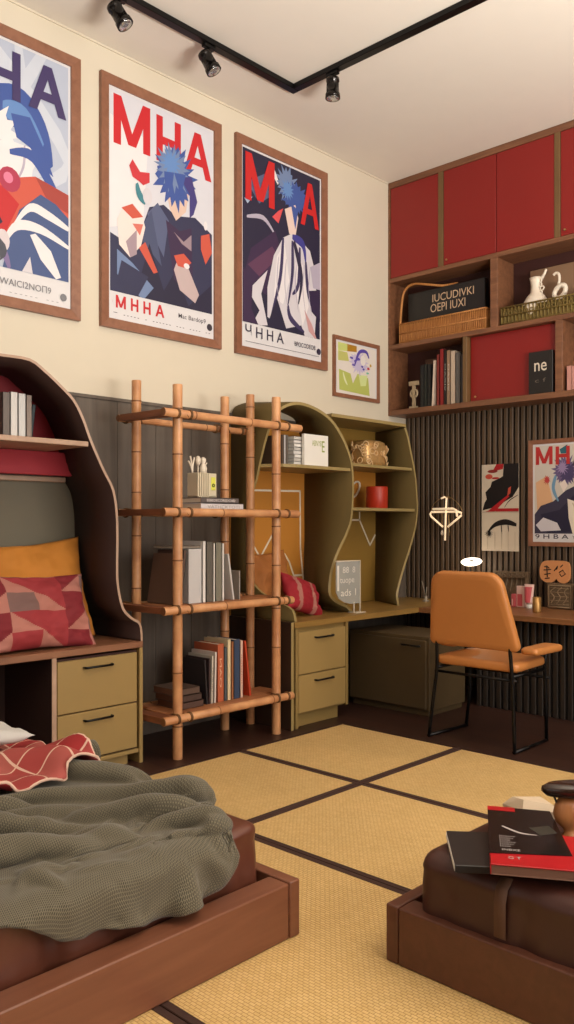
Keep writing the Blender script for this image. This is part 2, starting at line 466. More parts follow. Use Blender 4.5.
def blob(cx, cy, rx, ry, n=14): return [(cx+rx*math.cos(2*PI*i/n), cy+ry*math.sin(2*PI*i/n)) for i in range(n)]
def ribbon(pts, w0, w1):
    pts = smooth_curve([(p[0], p[1], 0) for p in pts], 5); n = len(pts); L, R = [], []
    for i, p in enumerate(pts):
        d = (pts[min(i+1, n-1)]-pts[max(i-1, 0)]).normalized(); q = Vector((-d.y, d.x, 0))
        w = (w0+(w1-w0)*i/(n-1))*(.35+.65*math.sin(PI*min(1, (i+.6)/n)))
        L.append((p.x+q.x*w, p.y+q.y*w)); R.append((p.x-q.x*w, p.y-q.y*w))
    return L+R[::-1]
class Art:
    def __init__(s, fn, W, Hh, v0): s.fn, s.W, s.H, s.v0 = fn, W, Hh, v0; s.L = []
    def add(s, c, poly): s.L.append((c, poly))
    def build(s, parent, m, items=(), tmats=(), td=None):
        cols = []; mb = MB()
        mb.prism([(m, m), (s.W-m, m), (s.W-m, s.H-m), (m, s.H-m)], s.fn, .004, .010, 0)
        cols.append((214, 212, 214)); d = .0104
        for c, poly in s.L:
            if c not in cols: cols.append(c)
            P = clip([(m+.015+u*(s.W-2*m-.03), v*s.H) for u, v in poly], m+.015, s.v0, s.W-m-.015, s.H-m-.015)
            if len(P) >= 3:
                # triangulate through bmesh so that concave outlines stay right
                vs = [mb.bm.verts.new(s.fn(u, v, d)) for u, v in P]
                try:
                    f = mb.bm.faces.new(vs); f.material_index = cols.index(c)
                except ValueError: pass
                d += .00012
        dd = td or d
        for (st, u0, v0, u1, v1, mi, bold) in items: put_text(mb, st, s.fn, u0, v0, u1, v1, dd+.0002, len(cols)+mi, bold)
        o = mb.build('print', [pal(c) for c in cols]+list(tmats), parent, fixn=False)
        return o
def frame(parent, fn, W, Hh, fw=.06, dep=.03):
    m = MB()
    for poly in ([(0, 0), (W, 0), (W-fw, fw), (fw, fw)], [(W, 0), (W, Hh), (W-fw, Hh-fw), (W-fw, fw)],
                 [(W, Hh), (0, Hh), (fw, Hh-fw), (W-fw, Hh-fw)], [(0, Hh), (0, 0), (fw, fw), (fw, Hh-fw)]):
        # each moulding: outer edge raised, inner edge a little lower
        a = [Vector(fn(u, v, 0)) for u, v in poly]
        dz = [dep*.8, dep*.8, dep, dep]
        b = [Vector(fn(u, v, q)) for (u, v), q in zip(poly, (dep, dep, dep*.72, dep*.72))]
        A = [m.bm.verts.new(p) for p in a]; B = [m.bm.verts.new(p) for p in b]
        for i in range(4):
            m.bm.faces.new((A[i], A[(i+1) % 4], B[(i+1) % 4], B[i]))
        m.bm.faces.new(A[::-1]); m.bm.faces.new(B)
    return m.build('frame', 'frame', parent)
NAVY, DNAVY, PLUM, SLATE = (46, 48, 78), (34, 32, 58), (56, 38, 70), (84, 92, 124)
BLUE, LBLUE, STEEL = (60, 84, 152), (96, 134, 190), (110, 130, 168)
WHITE, OFF, LILAC = (224, 220, 222), (206, 202, 208), (176, 168, 186)
RED, CORAL, ROSE, SKIN = (186, 36, 40), (196, 84, 66), (168, 50, 78), (214, 186, 170)
def letters(parent, fn, items, d, mats, name='lettering'):
    m = MB()
    for (st, u0, v0, u1, v1, mi, bold) in items: put_text(m, st, fn, u0, v0, u1, v1, d+.0002*mi, mi, bold)
    return m.build(name, mats, parent, fixn=False)
def lwall(y0, z0): return lambda u, v, d: (.0+d, y0+u, z0+v)
def bwall(x0, z0, y=BY-.032): return lambda u, v, d: (x0+u, y-d, z0+v)
rnd = random.Random(3)
PW, PH = .992, 1.575
Z0 = 2.58
# poster A (left): blue-grey ground, pale flowing shapes
y0 = 1.838
r = thing('framed_poster', 'framed blue-grey poster with dark purple letters, cut by the left picture edge', 'poster', (0, y0+.5, Z0), 'tall framed posters on the cream wall')
fn = lwall(y0, Z0); frame(r, fn, PW, PH)
A = Art(fn, PW, PH, .22)
A.add((176, 184, 202), [(0, 0), (1, 0), (1, 1), (0, 1)])
for k in range(5): A.add((196, 202, 214), ribbon([(rnd.random(), 1), (rnd.random(), .6), (rnd.random(), .4)], .05, .02))
A.add(BLUE, ribbon([(.35, .70), (.6, .73), (.78, .66), (.86, .55)], .10, .05))
A.add(LBLUE, ribbon([(.5, .71), (.66, .70), (.8, .62)], .05, .03))
A.add(WHITE, [(.1, .5), (.05, .62), (.2, .60), (.3, .72), (.38, .62), (.52, .69), (.58, .6), (.8, .6), (.72, .52), (.7, .42), (.3, .40)])
A.add(WHITE, burst(.38, .60, .16, .24, 11, rnd, 1.1, .62)); A.add(OFF, burst(.34, .57, .08, .14, 8, rnd, 1.1, .6))
A.add(BLUE, [(.56, .70), (.70, .71), (.80, .62), (.88, .52), (.80, .54), (.70, .60), (.60, .62)])
for a, b in (((.2, .66), (.35, .48)), ((.42, .68), (.46, .46)), ((.66, .6), (.58, .44))): A.add(LILAC, ribbon([a, ((a[0]+b[0])/2+.03, (a[1]+b[1])/2), b], .012, .004))
A.add(BLUE, ribbon([(.55, .56), (.72, .57), (.88, .47), (.92, .40)], .02, .03))
A.add(CORAL, [(.35, .42), (.52, .46), (.74, .5), (1, .46), (1, .2), (.3, .2)])
A.add(RED, [(.2, .40), (.5, .43), (.62, .38), (.48, .22), (.2, .24)])
A.add(ROSE, blob(.55, .46, .08, .045)); A.add((214, 120, 150), blob(.54, .465, .035, .02))
A.add((158, 62, 54), [(.74, .5), (1, .47), (1, .4), (.84, .42)])
A.add(DNAVY, [(.1, .36), (.4, .38), (.5, .3), (.3, .2), (.05, .2)])
A.add((66, 84, 130), [(.62, .36), (.78, .44), (.9, .42), (1, .38), (1, .14), (.5, .14), (.55, .26)])
A.add(WHITE, ribbon([(.58, .30), (.7, .38), (.84, .37), (1, .34)], .014, .02))
A.add(WHITE, ribbon([(.5, .22), (.6, .30), (.78, .31), (1, .27)], .02, .016))
A.add(WHITE, [(.7, .28), (.74, .29), (.86, .24), (.94, .15), (.9, .14), (.78, .2)])
A.add(OFF, [(.64, .14), (.7, .2), (.72, .14)])
A.add((206, 196, 200), blob(.5, .235, .05, .04)); A.add((122, 106, 150), ribbon([(.35, .3), (.5, .2), (.55, .14)], .02, .02))
A.add((70, 72, 84), blob(.4, .2, .13, .05)); A.add(OFF, blob(.36, .17, .12, .045))
A.build(r, .06, [('MHA', .10, 1.18, .9, 1.455, 0, .012), ('MWAICI2NOП9', .44, .125, .8, .165, 1, 0), ('•', .86, .10, .905, .145, 1, .02),
                ('· - .... ...... ...', .2, .085, .85, .095, 1, 0)], [pal((62, 50, 96)), pal((120, 120, 126))], None)
# poster B (middle)
y0 = 2.977
r = thing('framed_poster', 'framed white poster with complete red capitals above a spiky blue burst, second from the left', 'poster', (0, y0+.5, Z0), 'tall framed posters on the cream wall')
fn = lwall(y0, Z0); frame(r, fn, PW, PH)
A = Art(fn, PW, PH, .235)
A.add((208, 208, 216), [(0, 0), (1, 0), (1, 1), (0, 1)])
A.add(WHITE, [(0, .4), (.3, .45), (.35, .8), (0, .85)])
TXT_D = .0106
A.add(NAVY, [(0, .26), (0, .38), (.12, .36), (.3, .45), (.36, .53), (.5, .56), (.62, .53), (.82, .55), (1, .50), (1, .1), (0, .1)])
A.add(SLATE, [(.34, .50), (.44, .56), (.55, .50), (.50, .34), (.42, .40)])
A.add((70, 78, 108), [(.3, .45), (.38, .52), (.48, .3), (.3, .38)])
A.add(DNAVY, [(.36, .38), (.5, .2), (.62, .3), (.75, .16), (1, .28), (1, .1), (.2, .1)])
A.add(PLUM, [(.52, .5), (.66, .47), (.78, .5), (.8, .2), (.6, .26)])
A.add((150, 130, 140), [(.60, .46), (.7, .43), (.78, .47), (.78, .4), (.68, .42)])
A.add((188, 168, 168), [(.64, .35), (.74, .33), (.86, .22), (.82, .18), (.66, .22), (.6, .3)])
A.add(CORAL, [(.6, .36), (.7, .38), (.78, .35), (.72, .32), (.64, .32)])
A.add(WHITE, blob(.73, .33, .03, .012))
A.add(CORAL, [(.88, .48), (.97, .5), (1, .42), (.93, .36), (.88, .42)])
A.add(WHITE, blob(.93, .53, .02, .02))
A.add(CORAL, [(.26, .35), (.32, .38), (.44, .27), (.40, .26)])
A.add((228, 214, 208), [(.06, .44), (.12, .5), (.28, .50), (.32, .44), (.28, .36), (.18, .30), (.08, .34)])
A.add(CORAL, [(.1, .49), (.2, .52), (.3, .48), (.2, .46)]); A.add((206, 110, 96), [(.2, .44), (.3, .45), (.27, .40)])
A.add((160, 140, 150), [(.14, .36), (.24, .42), (.24, .32), (.18, .30)])
A.add(STEEL, [(.06, .32), (.2, .28), (.4, .2), (.3, .14), (.06, .22)]); A.add(NAVY, [(.1, .28), (.35, .24), (.25, .15), (.06, .2)])
A.add(SKIN, [(.50, .66), (.56, .55), (.62, .51), (.72, .56), (.76, .66), (.7, .72), (.55, .72)])
A.add(BLUE, burst(.61, .695, .16, .22, 13, rnd, 1, .62)); A.add(STEEL, burst(.59, .725, .12, .19, 12, rnd, 1, .55)); A.add(LBLUE, burst(.57, .745, .06, .12, 9, rnd, 1, .55))
A.add((64, 56, 120), [(.66, .70), (.78, .72), (.84, .62), (.80, .56), (.76, .54), (.76, .64)])
A.add(BLUE, [(.5, .70), (.6, .71), (.57, .60), (.54, .64), (.52, .60)]); A.add(BLUE, [(.6, .71), (.72, .72), (.66, .60), (.64, .66)])
A.add((196, 52, 60), [(.17, .67), (.2, .70), (.27, .66), (.36, .67), (.36, .63), (.30, .61), (.26, .62), (.2, .63)])
A.add((64, 128, 140), ribbon([(.24, .61), (.26, .57), (.32, .54)], .022, .02)); A.add(OFF, blob(.34, .57, .045, .035))
A.build(r, .06, [('M', .10, 1.165, .385, 1.475, 0, .012), ('H', .435, 1.16, .64, 1.46, 0, .012), ('A', .665, 1.15, .91, 1.45, 0, .012),
                ('·M H H A', .085, .135, .50, .215, 0, .012), ('Mac Bardop9', .62, .150, .86, .19, 1, .01), ('•', .87, .115, .92, .165, 1, .03),
                ('- ..... . ...... ... .... ..', .1, .095, .9, .105, 1, 0)], [pal((194, 32, 40)), pal((52, 46, 56))], .0108)
# poster C (dark)
y0 = 4.112
r = thing('framed_poster', 'framed dark navy poster with red letters and white drapery, right of the other tall ones', 'poster', (0, y0+.5, Z0), 'tall framed posters on the cream wall')
fn = lwall(y0, Z0); frame(r, fn, PW, PH)
A = Art(fn, PW, PH, .24)
A.add(DNAVY, [(0, 0), (1, 0), (1, 1), (0, 1)])
A.add(SLATE, [(.05, .8), (.3, .88), (.36, .78), (.2, .72)]); A.add((160, 176, 200), [(.02, .72), (.12, .74), (.06, .70)])
A.add(LILAC, ribbon([(.05, .64), (.25, .66), (.4, .60)], .012, .01)); A.add(WHITE, ribbon([(.3, .86), (.36, .9), (.44, .85)], .02, .02))
A.add(PLUM, [(0, .35), (.1, .5), (.4, .62), (.5, .5), (.3, .3)]); A.add((92, 56, 84), [(.06, .42), (.36, .54), (.44, .5), (.2, .38)])
A.add(STEEL, burst(.55, .86, .10, .15, 11, rnd, 1.0, .6)); A.add(BLUE, burst(.66, .81, .12, .18, 12, rnd, 1.1, .5)); A.add(LBLUE, burst(.56, .84, .05, .09, 9, rnd, 1, .6))
A.add((224, 200, 190), [(.52, .74), (.58, .63), (.66, .62), (.70, .72), (.66, .78)]); A.add(BLUE, [(.6, .78), (.66, .66), (.7, .76)])
A.add((216, 80, 84), [(.36, .68), (.44, .72), (.5, .74), (.44, .66)])
A.add(OFF, [(.5, .60), (.6, .63), (.72, .62), (.86, .58), (.92, .5), (.96, .34), (.92, .14), (.8, .14), (.74, .2), (.5, .16), (.3, .2), (.3, .34), (.38, .5)])
A.add(WHITE, [(.42, .5), (.52, .58), (.58, .4), (.5, .28), (.38, .3)]); A.add(WHITE, [(.66, .5), (.76, .5), (.84, .3), (.76, .2), (.68, .34)])
A.add((60, 60, 140), ribbon([(.62, .62), (.76, .60), (.8, .52)], .025, .02))
for a, b, c in (((.5, .6), (.46, .4), (.34, .2)), ((.62, .6), (.62, .44), (.56, .28)), ((.56, .28), (.6, .22), (.78, .17)), ((.72, .58), (.70, .4), (.62, .34)), ((.8, .52), (.84, .36), (.96, .26))):
    A.add((58, 50, 90), ribbon([a, b, c], .024, .012))
A.add((40, 36, 64), ribbon([(.64, .6), (.74, .44), (.70, .3)], .03, .012))
for a in (.44, .54, .68, .78, .86): A.add(LILAC, ribbon([(a, .5), (a-.02, .38), (a+.02, .26)], .006, .003))
A.add(DNAVY, [(.3, .17), (.42, .3), (.56, .14), (.3, .14)]); A.add(OFF, [(.06, .3), (.3, .42), (.22, .3), (.3, .16), (.1, .14), (.2, .22)])
A.add(PLUM, [(0, .14), (0, .4), (.12, .36), (.1, .22), (.2, .14)]); A.add((46, 34, 66), [(.84, .38), (1, .40), (1, .24), (.88, .28)])
A.add((196, 150, 150), [(.78, .28), (.88, .22), (.96, .14), (.84, .18)]); A.add(LILAC, [(.86, .5), (1, .54), (1, .40), (.9, .4)])
A.build(r, .06, [('M', .10, 1.13, .40, 1.475, 0, .012), ('A', .69, 1.10, .90, 1.44, 0, .012),
                ('Ч H H A', .10, .14, .50, .225, 1, .012), ('BPOCODEOB', .62, .145, .86, .18, 1, .02), ('•', .875, .115, .925, .165, 1, .03),
                ('______________', .1, .10, .9, .103, 1, 0)], [pal((196, 30, 32)), pal((48, 42, 66))], None)
# small framed picture
y0, z0 = 5.191, 2.393
r = thing('framed_picture', 'small framed green and purple abstract print left of the wall cabinets', 'picture', (0, y0+.3, z0))
fn = lwall(y0, z0); W_, H_ = .605, .495
frame(r, fn, W_, H_, .032, .022)
A = Art(fn, W_, H_, .03)
A.add((222, 214, 206), [(0, 0), (1, 0), (1, 1), (0, 1)])
A.add((196, 206, 120), [(.03, .76), (.26, .78), (.26, .90), (.03, .90)]); A.add((172, 126, 34), [(.26, .78), (.5, .80), (.5, .90), (.26, .90)])
A.add((190, 190, 110), [(.03, .60), (.3, .62), (.26, .76), (.03, .76)])
A.add((180, 188, 98), [(.05, .46), (.34, .42), (.4, .26), (.52, .44), (.8, .4), (.84, .10), (.06, .12)])
A.add((206, 218, 150), [(.55, .42), (.78, .44), (.74, .26), (.6, .24)]); A.add((216, 222, 178), ribbon([(.15, .42), (.2, .3), (.26, .22)], .02, .02))
A.add((196, 186, 214), burst(.56, .62, .18, .26, 12, rnd, 1, .8)); A.add((84, 66, 160), ribbon([(.44, .56), (.56, .80), (.74, .84), (.82, .74)], .03, .03))
for k in range(9): A.add((90, 74, 170), blob(.34+rnd.random()*.36, .52+rnd.random()*.22, .03, .02, 6))
A.add((226, 220, 214), blob(.66, .68, .07, .09)); A.add((198, 160, 60), blob(.86, .62, .03, .03, 5)); A.add((196, 60, 70), blob(.8, .56, .04, .025, 5)); A.add((110, 190, 160), blob(.78, .48, .04, .02, 5))
A.build(r, .032)
# framed poster on the slats
x0, z0 = 1.208, 1.183
W_, H_ = .62, .836
r = thing('framed_poster', 'small framed poster with red MHA lettering hung on the dark slats above the desk', 'poster', (x0+.3, BY-.03, z0))
fn = bwall(x0, z0); frame(r, fn, W_, H_, .034, .022)
A = Art(fn, W_, H_, .1)
A.add((204, 196, 186), [(0, 0), (1, 0), (1, 1), (0, 1)])
A.add((196, 110, 80), [(.7, .86), (1, .96), (1, .6), (.8, .66)]); A.add((216, 170, 130), [(.02, .6), (.2, .66), (.3, .4), (.04, .34)])
A.add(RED, [(.7, .66), (1, .72), (1, .5), (.8, .54)])
A.add((56, 52, 74), [(0, .3), (.1, .38), (.3, .42), (.5, .52), (.72, .58), (1, .5), (1, .1), (0, .1)]); A.add(DNAVY, [(.1, .3), (.4, .34), (.66, .5), (.84, .46), (.6, .14), (.2, .12)])
A.add((104, 88, 128), burst(.48, .70, .14, .20, 14, rnd, 1, .75)); A.add((70, 60, 100), burst(.52, .68, .09, .15, 11, rnd, 1, .75)); A.add((150, 130, 170), burst(.44, .73, .05, .10, 9, rnd, 1, .75))
A.add((110, 150, 180), ribbon([(.34, .66), (.30, .54), (.38, .42)], .03, .02)); A.add((228, 214, 206), [(.40, .58), (.46, .50), (.52, .56), (.48, .62)])
A.add((226, 216, 200), [(.52, .44), (.62, .42), (.82, .26), (.9, .12), (.6, .12), (.54, .26)]); A.add((196, 180, 160), ribbon([(.6, .4), (.7, .3), (.86, .2)], .014, .01))
A.add(OFF, [(.02, .2), (.14, .27), (.36, .22), (.42, .15), (.1, .14)]); A.add((180, 60, 60), burst(.2, .62, .03, .06, 7, rnd, 1, .8)); A.add((44, 96, 110), [(.4, .9), (.52, .94), (.52, .86), (.42, .86)])
A.build(r, .034, [('M', .06, .64, .20, .78, 0, .012), ('H', .225, .635, .34, .775, 0, .012), ('A', .36, .62, .50, .79, 1, .015),
                ('9 H B A', .055, .06, .33, .095, 2, .015), ('YAUYFON', .36, .062, .55, .085, 2, .02)], [pal((182, 44, 44)), pal((58, 46, 66)), pal((44, 40, 66))], None)
# unframed print on the slats
x0, z0 = .78, 1.137
fn = bwall(x0, z0); W_, H_ = .336, .71
m = MB(); cols = [(206, 192, 172), (18, 12, 14), (170, 24, 32), (196, 80, 60), (130, 40, 34), (176, 160, 140)]
m.prism([(0, 0), (W_, 0), (W_, H_), (0, H_)], fn, .0, .004, 0)
def pp(mi, P, d): 
    P = clip([(u*W_, v*H_) for u, v in P], 0, 0, W_, H_)
    if len(P) > 2: m.face([fn(u, v, d) for u, v in P], mi)
d = .0046
for mi, P in ((1, [(.6, 1), (1, 1), (1, .73), (.84, .62), (.6, .56), (.3, .5), (.02, .47), (.08, .56), (.14, .60), (.1, .68), (.24, .74), (.28, .80), (.5, .84), (.58, .86)]),
              (2, [(.4, 1), (.6, 1), (.58, .94), (.3, .92)]), (3, blob(.2, .86, .1, .03)), (4, blob(.3, .92, .14, .02)), (2, blob(.38, .84, .1, .012)),
              (3, [(.72, .72), (.8, .74), (.78, .66), (.7, .63)]), (2, [(.1, .455), (.36, .455), (.76, .63), (.7, .64), (.4, .54), (.2, .47)]),
              (2, [(.38, .455), (1, .455), (1, .49), (.38, .49)]), (1, ribbon([(.62, .5), (.76, .58), (.98, .64)], .006, .006)),
              (5, [(0, 0), (1, 0), (1, .002), (0, .002)]),
              (1, ribbon([(.14, .20), (.36, .30), (.66, .335), (.94, .30)], .02, .042)), (1, burst(.2, .2, .05, .12, 9, rnd, 1, .45)), (1, ribbon([(.54, .30), (.55, .2)], .014, .008)), (1, ribbon([(.72, .30), (.74, .22)], .016, .008))):
    pp(mi, P, d); d += .0002
for k in (.16, .36, .54, .72, .9): pp(5, [(k, .02), (k+.012, .02), (k+.012, .22), (k, .22)], d)
m.face([fn(0, .445*H_, d), fn(W_, .445*H_, d), fn(W_, .452*H_, d), fn(0, .452*H_, d)], 5)
solo('wall_print', m, [pal(c) for c in cols], 'unframed print of black and red ink shapes over a cream lower half, pinned on slats', 'print', (x0+.17, BY-.03, z0))

# ------------------------------------------------------------------ track lights on the ceiling
tx, ty = .52, 4.18
r = thing('light_track', 'black L-shaped lighting track fixed to the ceiling', 'track', (tx, ty, CZ))
MB().box(tx-.028, tx+.028, .4, ty+.028, CZ-.036, CZ-.0005, 0, .003).build('track_bar', 'black', r)
MB().box(tx+.028, 4.0, ty-.028, ty+.028, CZ-.036, CZ-.0005, 0, .003).build('track_bar', 'black', r)
def spot(x, y, dirv, lb, ax):
    zt = CZ-.036
    r = thing('track_spotlight', lb, 'spotlight', (x, y, zt), 'black spotlights on the ceiling track')
    if ax == 'y': MB().box(x-.017, x+.017, y-.045, y+.045, zt-.022, zt, 0, .003).build('adapter', 'black', r)
    else: MB().box(x-.045, x+.045, y-.017, y+.017, zt-.022, zt, 0, .003).build('adapter', 'black', r)
    c = Vector((x, y, zt-.10)); d = Vector(dirv).normalized()
    MB().tube([(x, y, zt-.02), (x, y, zt-.05), c-d*.0+Vector((0, 0, .028))], .009).build('stem', 'black', r)
    a = c-d*.06; b = c+d*.07
    h = MB(); h.tube([a-d*.006, a, a+d*.02, a+d*.022, b-d*.03, b-d*.028, b], [.026, .042, .044, .040, .042, .048, .049], 24).build('lamp_head', 'blackgloss', r)
    l = MB(); l.tube([b-d*.001, b+d*.002, b+d*.0022], [.040, .040, .014], 20).build('lens', 'glasslens', r)
spot(.52, 2.76, (.45, .42, -1), 'black ceiling spotlight at the top left, cut by the upper picture edge', 'y')
spot(.52, 3.42, (.42, .35, -1), 'black ceiling spotlight above the middle white poster, tilted to the wall', 'y')
spot(.87, 4.18, (.0, .0, -1), 'black ceiling spotlight hanging straight down right of the track corner', 'x')

# ------------------------------------------------------------------ wall cabinets
FY = 5.94; XR = 3.2
r = thing('wall_cabinet', 'walnut wall cabinet with red doors and open shelves under the ceiling', 'cabinet', (0.001, BY, 2.30))
m = MB()
m.box(.001, XR, FY, BY-.001, 4.275, CZ-.001, 0, .002).box(.001, .022, FY, BY-.001, 2.30, 4.275, 0).box(XR-.03, XR, FY, BY-.001, 2.3, 4.275, 0)
m.box(.022, XR-.03, FY, BY-.001, 2.30, 2.345, 0, .002).box(.022, XR-.03, FY, BY-.02, 2.875, 2.913, 0, .002).box(.022, XR-.03, FY, BY-.02, 3.455, 3.492, 0, .002)
m.box(1.0, 1.062, FY+.001, BY-.02, 2.913, 3.455, 0, .002).box(2.3, 2.36, FY+.001, BY-.02, 2.913, 3.455, 0, .002)
m.box(1.544, 1.60, FY+.001, BY-.02, 2.345, 2.875, 0, .002).box(2.5, 2.56, FY+.001, BY-.02, 2.345, 2.875, 0, .002)
m.build('cabinet_body', 'cabwood', r)
MB().box(.022, XR-.03, BY-.02, BY-.001, 2.345, 4.275).build('back_board', 'cabback', r)
m = MB()
for x0, x1, z0, z1 in ((.514, .563, 3.492, 4.275), (1.536, 1.583, 3.492, 4.275), (2.56, 2.61, 3.492, 4.275), (.748, .786, 2.345, 2.875)):
    m = MB(); m.box(x0, x1, FY+.001, BY-.02, z0, z1, 0, .002); m.build('upright', 'postolive', r)
def cdoor(x0, x1, z0, z1, yf, kx=None):
    d = MB().box(x0+.003, x1-.003, yf, yf+.018, z0+.003, z1-.003, 0, .003).build('door', 'red', r)
    if kx:
        k = MB(); k.tube([(kx, yf, z0+.04), (kx, yf-.008, z0+.04), (kx, yf-.012, z0+.04), (kx, yf-.02, z0+.04)], [.004, .004, .009, .007], 12)
        o = k.build('knob', 'brass', None, r['_o']); o.parent = d
cdoor(.022, .514, 3.492, 4.275, FY+.004); cdoor(.563, 1.0495, 3.492, 4.275, FY+.004, .60); cdoor(1.0495, 1.536, 3.492, 4.275, FY+.004)
cdoor(1.583, 2.07, 3.492, 4.275, FY+.004, 1.625); cdoor(2.07, 2.56, 3.492, 4.275, FY+.004); cdoor(2.61, XR-.03, 3.492, 4.275, FY+.004)
cdoor(.786, 1.544, 2.345, 2.875, FY+.055, .84)

# ------------------------------------------------------------------ items
def book(y0, y1, x0, x1, z0, h, cov, lb, pages='pages', lean=0, group=None, axis='y', txt=None, cat='book', name='book', yaw=0):
    """upright book, spine facing +x (axis y) or -y (axis x); lean tilts the top along its row"""
    t = y1-y0
    if axis == 'y': base = Vector(((x0+x1)/2, (y0+y1)/2, z0)); rot = Matrix.Identity(4)
    else: base = Vector(((y0+y1)/2, (x0+x1)/2, z0)); rot = Matrix.Rotation(-PI/2, 4, 'Z')
    dd = x1-x0
    c = min(.004, t*.2)
    m = MB()
    m.box(-dd/2, dd/2, -t/2, -t/2+c, 0, h, 0, .0008).box(-dd/2, dd/2, t/2-c, t/2, 0, h, 0, .0008).box(dd/2-c, dd/2, -t/2, t/2, 0, h, 0, .0008)
    mat = [cov if isinstance(cov, str) else pal(cov, .5)]
    o = m.build(name, mat); tag(o, lb, cat, group)
    p = MB().box(-dd/2+.004, dd/2-c, -t/2+c, t/2-c, .004, h-.004).build('pages', pages, o)
    if txt:
        q = MB(); fnt = lambda u, v, d: (dd/2+d, u, v)
        # lettering bars running up the spine
        put_text(q, txt[0], lambda u, v, d: (dd/2+d, v, u), h*.25, -t*.16, h*.75, t*.16, .0006, 0, .01)
        q.build('spine_lettering', [pal(txt[1])], o, fixn=False)
    # lean about the lower edge
    R = rot @ Matrix.Rotation(yaw, 4, 'Z') @ Matrix.Rotation(-lean, 4, 'X')
    sh = abs(math.sin(lean))*t/2
    o.matrix_world = Matrix.Translation(base+Vector((0, 0, sh+.0006))) @ R
    return o
def flatbook(cx, cy, z0, lx, ly, t, cov, lb, yaw=0, pages='pages', group=None, txt=None, name='book', cat='book'):
    m = MB(); c = min(.004, t*.2)
    m.box(-lx/2, lx/2, -ly/2, ly/2, 0, c, 0, .0008).box(-lx/2, lx/2, -ly/2, ly/2, t-c, t, 0, .0008).box(lx/2-c, lx/2, -ly/2, ly/2, 0, t, 0, .0008)
    o = m.build(name, [cov if isinstance(cov, str) else pal(cov, .45)]); tag(o, lb, cat, group)
    MB().box(-lx/2+.004, lx/2-c, -ly/2+.004, ly/2-.004, c, t-c).build('pages', pages, o)
    if txt:
        q = MB(); put_text(q, txt[0], lambda u, v, d: (lx/2+d, u, v), -ly*.35, t*.28, ly*.4, t*.72, .0006, 0, .02)
        q.build('spine_lettering', [pal(txt[1])], o, fixn=False)
    o.location = (cx, cy, z0+.0006); o.rotation_euler = (0, 0, yaw)
    return o
# -- cabinet cell A: wicker basket with a black album in it
r = thing('wicker_basket', 'tan wicker basket with arched handle on the left cabinet shelf', 'basket', (.52, 6.08, 2.913))
m = MB(); x0, x1, yf, yb, z0, z1 = .10, .94, 5.975, 6.185, 2.914, 3.085
for zz, xx in ((z0, 0), (z0+.085, .01), (z1, .022)):
    pass
import itertools
def wickerbox(m, x0, x1, yf, yb, z0, z1, step=.017):
    n = int((x1-x0)/step)
    for i in range(n+1):
        x = x0+(x1-x0)*i/n
        m.tube([(x, yf+.006, z0), (x, yf, (z0+z1)/2), (x, yf-.004, z1)], .0055, 6)
    n = int((yb-yf)/step)
    for i in range(n+1):
        y = yf+(yb-yf)*i/n
        for x in (x0, x1): m.tube([(x, y, z0), (x, y, z1)], .0055, 6)
    for z in (z0+.008, (z0*.48+z1*.52), z1): 
        m.tube([(x0, yf-.005, z), (x1, yf-.005, z)], .007, 6); m.tube([(x0, yf, z), (x0, yb, z)], .007, 6); m.tube([(x1, yf, z), (x1, yb, z)], .007, 6); m.tube([(x0, yb, z), (x1, yb, z)], .007, 6)
    m.box(x0, x1, yf+.01, yb, z0, z0+.008).box(x0, x1, yf+.008, yf+.012, z0, z1-.01).box(x0, x1, yb-.004, yb, z0, z1-.01).box(x0, x0+.004, yf, yb, z0, z1-.01).box(x1-.004, x1, yf, yb, z0, z1-.01)
wickerbox(m, x0, x1, yf, yb, z0, z1); m.build('basket_body', 'wicker', r)
m = MB(); m.tube(smooth_curve([(x0+.005, yf, z1-.01), (x0+.02, yf, z1+.16), (x0+.05, yf, z1+.28), (x0+.14, yf, z1+.325), (x0+.3, yf, z1+.29), (x0+.40, yf+.06, z1+.275), (x0+.52, yf+.10, z1+.28)]), .010, 8)
m.build('handle', 'wicker', r)
r = thing('album', 'large black album with pale scrawled lettering standing in the tan basket', 'album', (.55, 6.06, 2.93))
MB().box(.15, .90, 6.03, 6.085, 2.926, 3.35, 0, .004).build('cover', pal((26, 24, 24), .4), r)
m = MB(); put_text(m, 'IUCUDIVKI', lambda u, v, d: (u, 6.03-d, v), .40, 3.235, .80, 3.30, .001, 0, 0); put_text(m, 'OEPI IUXI', lambda u, v, d: (u, 6.03-d, v), .38, 3.15, .72, 3.22, .001, 0, 0)
m.build('lettering', [pal((206, 176, 146))], r, fixn=False)
# -- cell B: green tray with ornaments
r = thing('wicker_tray', 'olive green woven tray in the right cabinet cell', 'tray', (1.7, 6.05, 2.913))
m = MB(); wickerbox(m, 1.085, 2.2, 5.965, 6.15, 2.914, 3.05, .03); m.build('tray_body', 'wickergreen', r)
m = MB()
for i in range(24): m.torus((1.12+i*.045, 5.957, 3.0), .014, .004, (0, 1, 0), 10, 5)
m.build('loop_trim', 'wickergreen', r)
m = MB().box(1.22, 2.2, 6.175, 6.197, 2.915, 3.36, 0, .002)
solo('back_card', m, [pal((136, 106, 80))], 'plain brown board standing behind the white ornaments in the cabinet', 'board', (1.7, 6.18, 2.914))
